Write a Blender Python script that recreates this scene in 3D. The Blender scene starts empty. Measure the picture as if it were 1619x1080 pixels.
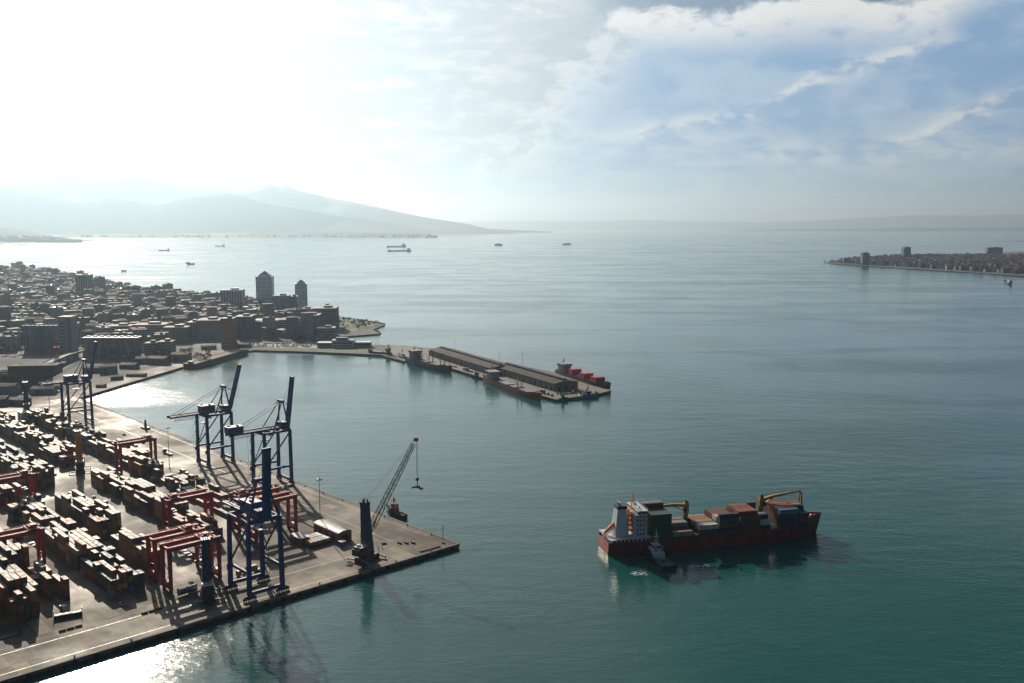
import bpy, math, random
from math import sin, cos, tan, pi, radians, hypot, atan2, sqrt, exp
from mathutils import Vector, noise as mnoise

sc = bpy.context.scene
COL = sc.collection
# ------------------------------------------------------------------ camera
FPX, HOR, CAMZ = 1480.0, 357.0, 185.0          # photograph focal length in px, flat horizon row, height in m
PITCH = math.atan((540 - HOR) / FPX)
cam_d = bpy.data.cameras.new('camera'); cam = bpy.data.objects.new('camera', cam_d); COL.objects.link(cam)
cam_d.sensor_width = 36; cam_d.lens = FPX / 1619 * 36
cam_d.clip_start = 1; cam_d.clip_end = 300000
cam.location = (0, 0, CAMZ); cam.rotation_euler = (pi / 2 - PITCH, 0, 0)
sc.camera = cam
# ------------------------------------------------------------------ light
SUN_AZ, SUN_EL = radians(-25.0), radians(25.0)  # azimuth from +Y, clockwise positive
SUN = Vector((sin(SUN_AZ) * cos(SUN_EL), cos(SUN_AZ) * cos(SUN_EL), sin(SUN_EL)))
sl = bpy.data.lights.new('sun', 'SUN'); so = bpy.data.objects.new('sun', sl); COL.objects.link(so)
sl.energy = 5.0; sl.angle = radians(0.53); sl.color = (1.0, 0.90, 0.75)
so.rotation_euler = (-SUN).to_track_quat('-Z', 'Y').to_euler()
so.location = (0, 0, 3000)
sc.view_settings.view_transform = 'Standard'; sc.view_settings.look = 'None'
sc.view_settings.exposure = 0.0; sc.view_settings.gamma = 1.0
try: sc.view_settings.use_curve_mapping = False
except Exception: pass
sc.cycles.use_denoising = True
sc.cycles.max_bounces = 6; sc.cycles.diffuse_bounces = 2; sc.cycles.glossy_bounces = 3
sc.cycles.volume_bounces = 0; sc.cycles.transparent_max_bounces = 6
sc.cycles.sample_clamp_indirect = 4.0; sc.cycles.caustics_reflective = False; sc.cycles.caustics_refractive = False


class NT:
    """tiny node-graph writer"""
    def __init__(s, nt): s.nt = nt; s.x = 0
    def new(s, t): return s.nt.nodes.new(t)
    def put(s, sock, v):
        if isinstance(v, bpy.types.NodeSocket): s.nt.links.new(v, sock)
        elif v is not None: sock.default_value = v
    def m(s, op, *a, clamp=False):
        n = s.new('ShaderNodeMath'); n.operation = op; n.use_clamp = clamp
        for i, v in enumerate(a): s.put(n.inputs[i], v)
        return n.outputs[0]
    def add(s, a, b): return s.m('ADD', a, b)
    def sub(s, a, b): return s.m('SUBTRACT', a, b)
    def mul(s, a, b): return s.m('MULTIPLY', a, b)
    def ss(s, v, a, b, o0=0.0, o1=1.0):
        n = s.new('ShaderNodeMapRange'); n.interpolation_type = 'SMOOTHSTEP'
        s.put(n.inputs[0], v); s.put(n.inputs[1], a); s.put(n.inputs[2], b); s.put(n.inputs[3], o0); s.put(n.inputs[4], o1)
        return n.outputs[0]
    def mix(s, f, a, b, mode='MIX'):
        n = s.new('ShaderNodeMix'); n.data_type = 'RGBA'; n.blend_type = mode; n.clamp_factor = True
        s.put(n.inputs[0], f); s.put(n.inputs[6], a); s.put(n.inputs[7], b)
        return n.outputs[2]
    def comb(s, x, y, z=0.0):
        n = s.new('ShaderNodeCombineXYZ')
        for i, v in enumerate((x, y, z)): s.put(n.inputs[i], v)
        return n.outputs[0]
    def noise(s, vec, scale, detail=4.0, rough=0.55, dist=0.0):
        n = s.new('ShaderNodeTexNoise'); s.put(n.inputs['Vector'], vec)
        n.inputs['Scale'].default_value = scale; n.inputs['Detail'].default_value = detail
        n.inputs['Roughness'].default_value = rough; n.inputs['Distortion'].default_value = dist
        return n.outputs[0]
    def curve(s, v, pts, x0, x1, y0, y1):
        """piecewise curve y(v) through pts, via a Float Curve node"""
        n = s.new('ShaderNodeFloatCurve'); c = n.mapping.curves[0]
        P = [((x - x0) / (x1 - x0), (y - y0) / (y1 - y0)) for x, y in pts]
        c.points[0].location = P[0]; c.points[1].location = P[-1]
        for p in P[1:-1]: c.points.new(*p)
        n.mapping.update()
        s.put(n.inputs['Value'], s.m('DIVIDE', s.sub(v, x0), x1 - x0, clamp=True))
        return s.add(s.mul(n.outputs[0], y1 - y0), y0)


# ------------------------------------------------------------------ world: daylight sky with broken cloud
world = bpy.data.worlds.new('World'); sc.world = world; world.use_nodes = True
wn = NT(world.node_tree); world.node_tree.nodes.clear()
tc = wn.new('ShaderNodeTexCoord').outputs['Generated']
sp = wn.new('ShaderNodeSeparateXYZ'); wn.put(sp.inputs[0], tc)
dx, dy, dz = sp.outputs
sky = wn.new('ShaderNodeTexSky'); sky.sky_type = 'NISHITA'; sky.sun_disc = False
sky.sun_elevation = SUN_EL; sky.sun_rotation = SUN_AZ; sky.altitude = 100; sky.air_density = 1.0
sky.dust_density = 1.0; sky.ozone_density = 1.5
az = wn.mul(wn.m('ARCTAN2', dx, dy), 57.2958)
el = wn.mul(wn.m('ARCSINE', dz), 57.2958)
dot = wn.new('ShaderNodeVectorMath'); dot.operation = 'DOT_PRODUCT'; wn.put(dot.inputs[0], tc); dot.inputs[1].default_value = SUN
gam = wn.mul(wn.m('ARCCOSINE', wn.m('MINIMUM', dot.outputs['Value'], 0.99999)), 57.2958)
def efall(w): return wn.m('POWER', 2.71828, wn.mul(gam, -1 / w))
def angv(sx, sy, off): return wn.comb(wn.mul(az, sx), wn.mul(el, sy), off)
nA = wn.noise(angv(0.16, 0.30, 3.7), 1.0, 3, 0.5, 0.2)              # broad cloud masses
nB = wn.noise(angv(0.42, 0.80, 9.1), 1.0, 6, 0.62, 0.25)            # billows
nC = wn.noise(angv(0.20, 1.30, 1.3), 1.0, 5, 0.58, 0.3)             # flat layers
nbil = wn.add(wn.mul(wn.sub(nA, 0.5), 2.4), wn.mul(wn.sub(nB, 0.5), 3.0))
# thin bright sheet of cloud round the sun, breaking up away from it
sheet = wn.ss(wn.add(gam, wn.mul(nbil, 4.0)), 35.0, 27.0)
# cloud bank: sunlit upper rim, shaded body below and away from the sun
rim = wn.curve(az, [(-180, 13.0), (-60, 13.0), (0, 12.3), (3.0, 12.0), (7, 12.5), (12, 12.4), (17, 12.6), (22, 12.2), (27, 14.2), (60, 14.0), (180, 13.0)], -180, 180, 0, 20)
d_in = wn.add(wn.sub(rim, el), wn.mul(nbil, 0.75))                   # degrees below the noisy rim
side = wn.add(wn.sub(gam, 30.0), wn.mul(nbil, 3.5))                  # degrees outside the bright sheet
body = wn.mul(wn.ss(d_in, -0.1, 0.5), wn.ss(side, -0.5, 3.0))
lit_f = wn.m('MAXIMUM', wn.ss(d_in, 3.2, 0.7), wn.ss(side, 6.0, 0.5))
# inner lit wisps of the bank
def wisp(pts, w, a0, a1, k):
    c = wn.curve(az, [(-180, pts[0][1])] + pts + [(180, pts[-1][1])], -180, 180, 0, 20)
    q = wn.m('DIVIDE', wn.add(wn.sub(el, c), wn.mul(nbil, 0.55)), w)
    g = wn.m('POWER', 2.71828, wn.mul(wn.mul(q, q), -1.0))
    m = wn.mul(wn.ss(az, a0, a0 + 3), wn.ss(az, a1, a1 - 3))
    return wn.mul(wn.mul(g, m), wn.mul(wn.ss(nB, 0.36, 0.6), k))
wsum = wn.m('MAXIMUM', wisp([(6, 5.7), (11, 6.1), (14, 6.6), (16.5, 8.0), (19, 8.9), (22, 9.4), (25, 10.0)], 0.42, 5, 26, 0.75), wisp([(20, 4.6), (24, 5.6), (27, 6.4), (32, 7.4)], 0.6, 20, 60, 0.85))
wsum = wn.m('MAXIMUM', wsum, wisp([(-4, 4.6), (2, 5.2), (8, 5.4), (14, 4.6), (22, 4.0)], 0.7, -8, 60, 0.5))
layers = wn.mul(wn.ss(nC, 0.46, 0.64), wn.ss(el, 8.0, 3.5))
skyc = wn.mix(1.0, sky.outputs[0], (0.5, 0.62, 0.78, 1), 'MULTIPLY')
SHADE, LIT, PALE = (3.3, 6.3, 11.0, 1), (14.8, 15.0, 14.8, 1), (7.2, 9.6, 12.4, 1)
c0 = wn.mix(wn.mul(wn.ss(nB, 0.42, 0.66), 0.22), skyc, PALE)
soft = wn.mul(wn.ss(wn.add(wn.mul(nA, 0.5), wn.mul(nB, 0.5)), 0.42, 0.6), 0.75)
bodyc = wn.mix(soft, SHADE, PALE)
bodyc = wn.mix(wn.mul(lit_f, wn.ss(nB, 0.22, 0.55)), bodyc, LIT)
c1 = wn.mix(body, c0, bodyc)
c1 = wn.mix(wsum, c1, LIT)
c1 = wn.mix(wn.mul(layers, 0.6), c1, (9.0, 11.0, 13.0, 1))
thin = wn.mul(wn.ss(nB, 0.40, 0.62), wn.ss(nC, 0.36, 0.6))
c1 = wn.mix(wn.mul(sheet, 0.92), c1, wn.mix(thin, (8.6, 9.8, 11.0, 1), (13.0, 13.2, 13.2, 1)))
hzv = wn.add(0.45, wn.mul(efall(50.0), 1.15))                        # hazy air is brighter towards the sun
hazeband = wn.ss(el, 5.0, 0.2)
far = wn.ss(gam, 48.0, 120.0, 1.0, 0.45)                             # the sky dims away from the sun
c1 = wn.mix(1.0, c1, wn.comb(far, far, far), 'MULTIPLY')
c2 = wn.mix(wn.mul(hazeband, 0.7), c1, wn.comb(wn.mul(hzv, 5.9), wn.mul(hzv, 8.8), wn.mul(hzv, 11.6)))
gl = wn.add(wn.mul(efall(8.0), 24.0), wn.mul(efall(18.0), 6.0))
gcol = wn.comb(gl, wn.mul(gl, 0.98), wn.mul(gl, 0.94))
c3 = wn.mix(1.0, c2, gcol, 'ADD')
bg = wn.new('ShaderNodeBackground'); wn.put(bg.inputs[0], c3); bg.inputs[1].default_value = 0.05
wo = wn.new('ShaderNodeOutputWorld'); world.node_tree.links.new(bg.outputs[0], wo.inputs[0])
world.cycles.sampling_method = 'MANUAL'; world.cycles.sample_map_resolution = 512


# ------------------------------------------------------------------ pixel -> place
CP, SP = cos(PITCH), sin(PITCH)
def G(px, py, z=0.0):
    """the point at height z seen at photograph pixel (px, py)"""
    u = (px - 809.5) / FPX; v = (py - 540) / FPX
    t = (CAMZ - z) / (SP + CP * v)
    return Vector((u * t, (CP - SP * v) * t, z))
def GD(px, y, z=0.0):
    return Vector(((px - 809.5) / FPX * (y * CP - (z - CAMZ) * SP), y, z))
def ZY(py, y):
    """height of a point at ground distance y that shows at row py"""
    v = (py - 540) / FPX
    return CAMZ - y * (SP + CP * v) / (CP - SP * v)
QZ = 2.5
CORNER = G(727, 860, QZ)
BA = radians(133.1)
EB = Vector((cos(BA), sin(BA), 0)); EA = Vector((cos(BA + pi / 2), sin(BA + pi / 2), 0))
def AB(a, b, z=QZ):
    """terminal coordinates: a inland from the long quay, b along it from the corner"""
    p = CORNER + EA * a + EB * b; return Vector((p.x, p.y, z))


# ------------------------------------------------------------------ mesh helpers
class MB:
    def __init__(s): s.v = []; s.f = []; s.mi = []; s.uv = {}
    def face(s, idx, m=0, uv=None):
        if uv: s.uv[len(s.f)] = uv
        s.f.append(tuple(idx)); s.mi.append(m)
    def hexa(s, p, m=0):
        """eight corners: bottom four ccw, top four ccw"""
        k = len(s.v); s.v += [tuple(q) for q in p]
        for q in ((0, 3, 2, 1), (4, 5, 6, 7), (0, 1, 5, 4), (1, 2, 6, 5), (2, 3, 7, 6), (3, 0, 4, 7)): s.face([k + i for i in q], m)
    def box(s, x0, y0, z0, x1, y1, z1, m=0):
        s.hexa([(x0, y0, z0), (x1, y0, z0), (x1, y1, z0), (x0, y1, z0), (x0, y0, z1), (x1, y0, z1), (x1, y1, z1), (x0, y1, z1)], m); return s
    def cbox(s, cx, cy, z0, sx, sy, h, m=0, tx=1.0, ty=None):
        ty = tx if ty is None else ty
        a, b = sx / 2, sy / 2
        s.hexa([(cx - a, cy - b, z0), (cx + a, cy - b, z0), (cx + a, cy + b, z0), (cx - a, cy + b, z0),
                (cx - a * tx, cy - b * ty, z0 + h), (cx + a * tx, cy - b * ty, z0 + h), (cx + a * tx, cy + b * ty, z0 + h), (cx - a * tx, cy + b * ty, z0 + h)], m); return s
    def beam(s, p, q, w, h=None, w2=None, h2=None, m=0):
        """rectangular bar from p to q, w sideways and h upwards, may taper"""
        p, q = Vector(p), Vector(q); h = w if h is None else h; w2 = w if w2 is None else w2; h2 = h if h2 is None else h2
        d = (q - p).normalized(); up = Vector((0, 0, 1)) if abs(d.z) < 0.95 else Vector((0, 1, 0))
        sd = d.cross(up).normalized(); u = sd.cross(d)
        P = []
        for c, ww, hh in ((p, w, h), (q, w2, h2)):
            P += [c - sd * ww / 2 - u * hh / 2, c + sd * ww / 2 - u * hh / 2, c + sd * ww / 2 + u * hh / 2, c - sd * ww / 2 + u * hh / 2]
        s.hexa(P, m); return s
    def tube(s, p, q, r0, r1=None, n=8, m=0, caps=True):
        p, q = Vector(p), Vector(q); r1 = r0 if r1 is None else r1
        d = (q - p).normalized(); up = Vector((0, 0, 1)) if abs(d.z) < 0.95 else Vector((1, 0, 0))
        sd = d.cross(up).normalized(); u = sd.cross(d); k = len(s.v)
        for c, r in ((p, r0), (q, r1)):
            for i in range(n):
                a = 2 * pi * i / n; s.v.append(tuple(c + (sd * cos(a) + u * sin(a)) * r))
        for i in range(n):
            j = (i + 1) % n; s.face((k + i, k + j, k + n + j, k + n + i), m)
        if caps: s.face([k + i for i in reversed(range(n))], m); s.face([k + n + i for i in range(n)], m)
        return s
    def prism(s, poly, z0, z1, m=0, mt=None, uv=False):
        n = len(poly); k = len(s.v)
        ar = sum(poly[i][0] * poly[(i + 1) % n][1] - poly[(i + 1) % n][0] * poly[i][1] for i in range(n))
        if ar < 0: poly = list(reversed(poly))
        s.v += [(p[0], p[1], z0) for p in poly] + [(p[0], p[1], z1) for p in poly]
        L = 0.0
        for i in range(n):
            j = (i + 1) % n; d = hypot(poly[j][0] - poly[i][0], poly[j][1] - poly[i][1])
            s.face((k + i, k + j, k + n + j, k + n + i), m, [(L, 0), (L + d, 0), (L + d, z1 - z0), (L, z1 - z0)] if uv else None); L += d
        s.face([k + n + i for i in range(n)], m if mt is None else mt)
        s.face([k + i for i in reversed(range(n))], m)
        return s
    def loft(s, rings, m=0, cap0=True, cap1=True, close=True):
        n = len(rings[0]); k = len(s.v)
        for r in rings: s.v += [tuple(p) for p in r]
        for a in range(len(rings) - 1):
            for i in range(n if close else n - 1):
                j = (i + 1) % n; s.face((k + a * n + i, k + a * n + j, k + (a + 1) * n + j, k + (a + 1) * n + i), m)
        if cap0: s.face([k + i for i in reversed(range(n))], m)
        if cap1: s.face([k + (len(rings) - 1) * n + i for i in range(n)], m)
        return s
    def lathe(s, prof, c=(0, 0, 0), n=12, m=0):
        return s.loft([[(c[0] + r * cos(2 * pi * i / n), c[1] + r * sin(2 * pi * i / n), c[2] + z) for i in range(n)] for r, z in prof], m)
    def wheel(s, c, r, w, axis=(0, 1, 0), n=10, m=0):
        c, a = Vector(c), Vector(axis).normalized(); return s.tube(c - a * w / 2, c + a * w / 2, r, r, n, m)
    def mesh(s, name, mats, smooth=False):
        me = bpy.data.meshes.new(name); me.from_pydata(s.v, [], s.f)
        for mm in (mats if isinstance(mats, (list, tuple)) else [mats]): me.materials.append(mm)
        me.polygons.foreach_set('material_index', s.mi)
        if smooth: me.polygons.foreach_set('use_smooth', [True] * len(s.f))
        if s.uv:
            ul = me.uv_layers.new(name='wall')
            for fi, uvs in s.uv.items():
                st = me.polygons[fi].loop_start
                for i, t in enumerate(uvs): ul.data[st + i].uv = t
        me.update(); return me
    def build(s, name, mats, parent=None, loc=(0, 0, 0), rz=0.0, smooth=False, kind=None):
        o = bpy.data.objects.new(name, s.mesh(name, mats, smooth)); COL.objects.link(o)
        o.location = loc; o.rotation_euler = (0, 0, rz)
        if parent: o.parent = parent
        if kind: o['kind'] = kind
        return o

def tag(o, label, cat, group=None, kind=None):
    if label: o['label'] = label
    if cat: o['category'] = cat
    if group: o['group'] = group
    if kind: o['kind'] = kind
    return o
def thing(name, label, cat, loc=(0, 0, 0), rz=0.0, group=None):
    o = bpy.data.objects.new(name, None); COL.objects.link(o); o.empty_display_size = 1
    o.location = loc; o.rotation_euler = (0, 0, rz)
    return tag(o, label, cat, group)
def copy_tree(o, parent=None):
    c = o.copy(); COL.objects.link(c); c.parent = parent
    for ch in list(o.children): copy_tree(ch, c)
    return c
def inst(o, loc, rz, label=None, group=None):
    c = copy_tree(o); c.location = loc; c.rotation_euler = (0, 0, rz)
    if label: c['label'] = label
    if group: c['group'] = group
    return c
def in_poly(x, y, poly):
    r = False; j = len(poly) - 1
    for i in range(len(poly)):
        xi, yi, xj, yj = poly[i][0], poly[i][1], poly[j][0], poly[j][1]
        if (yi > y) != (yj > y) and x < (xj - xi) * (y - yi) / (yj - yi) + xi: r = not r
        j = i
    return r


# ------------------------------------------------------------------ materials
def mat(name, col, rough=0.6, metal=0.0, var=0.25, scale=0.4, bump=0.0, bscale=2.0, dirt=None, spec=0.5, streak=False):
    """painted, weathered surface: base colour varied by noise, optional dirt stains and relief"""
    m = bpy.data.materials.new(name); m.use_nodes = True; t = NT(m.node_tree); b = m.node_tree.nodes['Principled BSDF']
    co = t.new('ShaderNodeTexCoord').outputs['Object']
    if streak:
        mp = t.new('ShaderNodeMapping'); mp.inputs['Scale'].default_value = (1, 1, 0.15); t.put(mp.inputs[0], co); cs = mp.outputs[0]
    else: cs = co
    n = t.noise(cs, scale, 5, 0.6)
    d = tuple(c * (1 - var) for c in col) + (1,); l = tuple(min(1, c * (1 + var * 0.7)) for c in col) + (1,)
    c = t.mix(t.ss(n, 0.3, 0.7), d, l)
    if dirt: c = t.mix(t.mul(t.ss(t.noise(cs, scale * 2.7, 6, 0.65), 0.52, 0.72), 0.6), c, dirt + (1,))
    t.put(b.inputs['Base Color'], c)
    t.put(b.inputs['Roughness'], t.ss(n, 0.2, 0.8, max(0.05, rough - 0.12), min(1, rough + 0.12)))
    b.inputs['Metallic'].default_value = metal; b.inputs['Specular IOR Level'].default_value = spec
    if bump:
        bn = t.new('ShaderNodeBump'); bn.inputs['Strength'].default_value = bump; bn.inputs['Distance'].default_value = 0.3
        t.put(bn.inputs['Height'], t.noise(co, bscale, 5, 0.6)); t.put(b.inputs['Normal'], bn.outputs[0])
    return m
RUST = (0.13, 0.06, 0.035)
M = {}
M['sts_blue'] = mat('crane_blue_paint', (0.014, 0.045, 0.19), 0.56, var=0.3, scale=0.25, dirt=(0.05, 0.045, 0.05), streak=True)
M['navy'] = mat('dark_blue_paint', (0.012, 0.04, 0.10), 0.45, var=0.3, scale=0.3, dirt=(0.03, 0.03, 0.035), streak=True)
M['rtg_red'] = mat('gantry_red_paint', (0.42, 0.024, 0.026), 0.62, var=0.25, scale=0.3, dirt=(0.12, 0.03, 0.025), streak=True)
M['orange'] = mat('orange_paint', (0.82, 0.32, 0.03), 0.45, var=0.2, scale=0.3, dirt=(0.25, 0.10, 0.03), streak=True)
M['yellow'] = mat('crane_yellow_paint', (0.36, 0.21, 0.035), 0.45, var=0.2, scale=0.3, dirt=(0.22, 0.12, 0.04), streak=True)
M['jib'] = mat('jib_faded_red_paint', (0.2, 0.085, 0.065), 0.5, var=0.2)
M['white'] = mat('white_paint', (0.6, 0.6, 0.59), 0.5, var=0.08, scale=0.3, dirt=(0.45, 0.38, 0.3), streak=True)
M['grey'] = mat('grey_steel', (0.22, 0.23, 0.24), 0.5, var=0.2)
M['dark'] = mat('dark_steel', (0.03, 0.03, 0.033), 0.55, var=0.3)
M['black'] = mat('black_rubber', (0.012, 0.012, 0.013), 0.75, var=0.3)
M['glass'] = mat('dark_glass', (0.02, 0.03, 0.04), 0.12, var=0.2)
M['silver'] = mat('bright_steel', (0.6, 0.62, 0.64), 0.25, metal=0.9, var=0.1)
M['rope'] = mat('wire_rope', (0.05, 0.05, 0.05), 0.6)
M['hull_red'] = mat('hull_red_paint', (0.2, 0.02, 0.022), 0.42, var=0.3, scale=0.15, dirt=(0.13, 0.05, 0.035), streak=True)
M['hull_brt'] = mat('transom_red_paint', (0.42, 0.045, 0.038), 0.42, var=0.2, scale=0.2, dirt=(0.2, 0.06, 0.04), streak=True)
M['hull_blk'] = mat('hull_black_paint', (0.022, 0.02, 0.024), 0.42, var=0.3, scale=0.15, dirt=(0.09, 0.04, 0.03), streak=True)
M['hull_brown'] = mat('hull_brown_paint', (0.09, 0.035, 0.035), 0.5, var=0.3, scale=0.15, dirt=(0.05, 0.03, 0.03), streak=True)
M['hull_blue'] = mat('hull_blue_paint', (0.05, 0.11, 0.2), 0.42, var=0.2)
M['deck'] = mat('deck_oxide_paint', (0.16, 0.06, 0.05), 0.6, var=0.3, dirt=(0.08, 0.06, 0.05))
M['deck_green'] = mat('deck_green_paint', (0.05, 0.11, 0.07), 0.6, var=0.3)
M['orange_boat'] = mat('lifeboat_orange', (0.75, 0.16, 0.04), 0.35, var=0.1)
M['cargo_red'] = mat('hatch_red_paint', (0.5, 0.035, 0.04), 0.5, var=0.2)
M['tile'] = mat('roof_tile', (0.30, 0.12, 0.07), 0.75, var=0.3, scale=0.2)
M['shed_roof'] = mat('shed_roof_sheet', (0.05, 0.037, 0.037), 0.85, var=0.3, scale=0.12, dirt=(0.09, 0.07, 0.06), spec=0.2)
M['shed_wall'] = mat('shed_wall_render', (0.25, 0.21, 0.195), 0.8, var=0.2, scale=0.15)
M['brick'] = mat('brick_red_shed', (0.30, 0.09, 0.055), 0.75, var=0.2)
M['rubble'] = mat('dark_rock', (0.07, 0.065, 0.06), 0.9, var=0.4, scale=0.3)
M['leaf'] = mat('foliage', (0.05, 0.085, 0.03), 0.7, var=0.5, scale=0.5)
M['bark'] = mat('bark', (0.09, 0.06, 0.04), 0.9)
M['grass'] = mat('park_grass', (0.09, 0.13, 0.035), 0.9, var=0.3, scale=0.02)
M['foam'] = mat('foam', (0.8, 0.83, 0.82), 0.8, var=0.1)
M['road'] = mat('asphalt', (0.06, 0.06, 0.062), 0.75, var=0.3, scale=0.05)
M['paint'] = mat('road_paint', (0.3, 0.27, 0.22), 0.8, var=0.45, scale=0.6, dirt=(0.14, 0.12, 0.1))
M['rail'] = mat('crane_rail_steel', (0.2, 0.18, 0.16), 0.5, metal=0.5)
M['cityground'] = mat('city_ground', (0.08, 0.078, 0.076), 0.9, var=0.35, scale=0.01)
M['mount'] = mat('mountain_scrub', (0.075, 0.085, 0.055), 0.95, var=0.45, scale=0.0012)
M['lamp_glass'] = mat('lamp_glass', (0.5, 0.5, 0.48), 0.2, var=0.05)
CONT = {'rust red': (0.2, 0.04, 0.024), 'brown': (0.13, 0.06, 0.03), 'ochre': (0.27, 0.16, 0.045), 'dark green': (0.016, 0.07, 0.045), 'navy blue': (0.012, 0.026, 0.075),
        'pale grey': (0.26, 0.26, 0.25), 'cream': (0.33, 0.27, 0.18), 'orange': (0.32, 0.10, 0.022), 'dark grey': (0.05, 0.052, 0.055), 'sky blue': (0.09, 0.17, 0.28), 'white': (0.55, 0.55, 0.53)}
def cont_mat(n, c):
    m = bpy.data.materials.new('container_' + n.replace(' ', '_')); m.use_nodes = True; t = NT(m.node_tree); b = m.node_tree.nodes['Principled BSDF']
    tcn = t.new('ShaderNodeTexCoord'); oi = t.new('ShaderNodeObjectInfo')
    v = t.new('ShaderNodeVectorMath'); v.operation = 'ADD'; t.put(v.inputs[0], tcn.outputs['Object']); t.put(v.inputs[1], oi.outputs['Location'])
    nz = t.noise(v.outputs[0], 0.5, 5, 0.65)
    d = tuple(k * 0.7 for k in c) + (1,); l = tuple(min(1, k * 1.2) for k in c) + (1,)
    col = t.mix(t.ss(nz, 0.3, 0.7), d, l)
    col = t.mix(t.mul(t.ss(t.noise(v.outputs[0], 1.7, 5, 0.6), 0.55, 0.75), 0.6), col, RUST + (1,))
    t.put(b.inputs['Base Color'], col); t.put(b.inputs['Roughness'], t.ss(nz, 0.3, 0.7, 0.5, 0.72))
    return m
CM = {n: cont_mat(n, c) for n, c in CONT.items()}


def concrete():
    m = bpy.data.materials.new('quay_concrete'); m.use_nodes = True; t = NT(m.node_tree); b = m.node_tree.nodes['Principled BSDF']
    co = t.new('ShaderNodeTexCoord').outputs['Object']            # object axes: x inland, y along the quay
    s = t.new('ShaderNodeSeparateXYZ'); t.put(s.inputs[0], co)
    big = t.noise(co, 0.018, 5, 0.6); mid = t.noise(co, 0.12, 6, 0.65); fine = t.noise(co, 1.3, 4, 0.6)
    mp = t.new('ShaderNodeMapping'); mp.inputs['Scale'].default_value = (0.035, 0.6, 1); t.put(mp.inputs[0], co)
    tracks = t.noise(mp.outputs[0], 1.0, 4, 0.6)
    c = t.mix(t.ss(big, 0.3, 0.7), (0.085, 0.063, 0.042, 1), (0.19, 0.145, 0.095, 1))
    c = t.mix(t.mul(t.ss(mid, 0.48, 0.72), 0.6), c, (0.055, 0.048, 0.04, 1))
    c = t.mix(t.mul(t.ss(tracks, 0.5, 0.68), 0.55), c, (0.05, 0.044, 0.038, 1))
    c = t.mix(t.mul(t.ss(fine, 0.5, 0.8), 0.3), c, (0.2, 0.17, 0.13, 1))
    cell = t.new('ShaderNodeTexWhiteNoise'); cell.noise_dimensions = '2D'
    t.put(cell.inputs['Vector'], t.comb(t.m('FLOOR', t.m('DIVIDE', s.outputs[0], 12.0)), t.m('FLOOR', t.m('DIVIDE', s.outputs[1], 6.0))))
    c = t.mix(t.mul(t.ss(cell.outputs[0], 0.5, 0.95), 0.7), c, (0.045, 0.04, 0.034, 1))            # darker replaced slabs
    c = t.mix(t.mul(t.ss(cell.outputs[0], 0.25, 0.0), 0.6), c, (0.3, 0.235, 0.16, 1))              # paler new slabs
    c = t.mix(t.mul(t.ss(t.noise(co, 0.17, 4, 0.6, 1.5), 0.58, 0.68), 0.75), c, (0.03, 0.027, 0.024, 1))   # oil stains
    lane = t.mul(t.m('GREATER_THAN', s.outputs[1], 118.4), t.m('LESS_THAN', s.outputs[1], 130.5)); lane = t.mul(lane, t.m('GREATER_THAN', s.outputs[0], 62.0))
    c = t.mix(t.mul(lane, 0.7), c, (0.05, 0.047, 0.045, 1))                                         # asphalted truck lane
    # slab joints
    jx = t.m('LESS_THAN', t.m('PINGPONG', s.outputs[0], 3.0), 0.07); jy = t.m('LESS_THAN', t.m('PINGPONG', s.outputs[1], 3.0), 0.07)
    c = t.mix(t.mul(t.m('MAXIMUM', jx, jy), 0.7), c, (0.03, 0.027, 0.024, 1))
    t.put(b.inputs['Base Color'], c)
    t.put(b.inputs['Roughness'], t.ss(big, 0.3, 0.75, 0.8, 0.5)); b.inputs['Specular IOR Level'].default_value = 0.2
    bn = t.new('ShaderNodeBump'); bn.inputs['Strength'].default_value = 0.35; bn.inputs['Distance'].default_value = 0.15
    t.put(bn.inputs['Height'], t.add(t.mul(mid, 1.5), fine)); t.put(b.inputs['Normal'], bn.outputs[0])
    return m
M['concrete'] = concrete()
M['coping'] = mat('coping_concrete', (0.15, 0.13, 0.1), 0.8, var=0.35, scale=0.15, dirt=(0.1, 0.09, 0.07))
M['seawall'] = mat('wet_quay_wall', (0.05, 0.048, 0.04), 0.6, var=0.4, scale=0.2, dirt=(0.03, 0.035, 0.025))
M['pierdeck'] = mat('pier_paving', (0.17, 0.145, 0.125), 0.8, var=0.3, scale=0.04, dirt=(0.15, 0.13, 0.11))
M['sand'] = mat('sandy_yard', (0.24, 0.18, 0.13), 0.9, var=0.25, scale=0.04)


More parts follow.
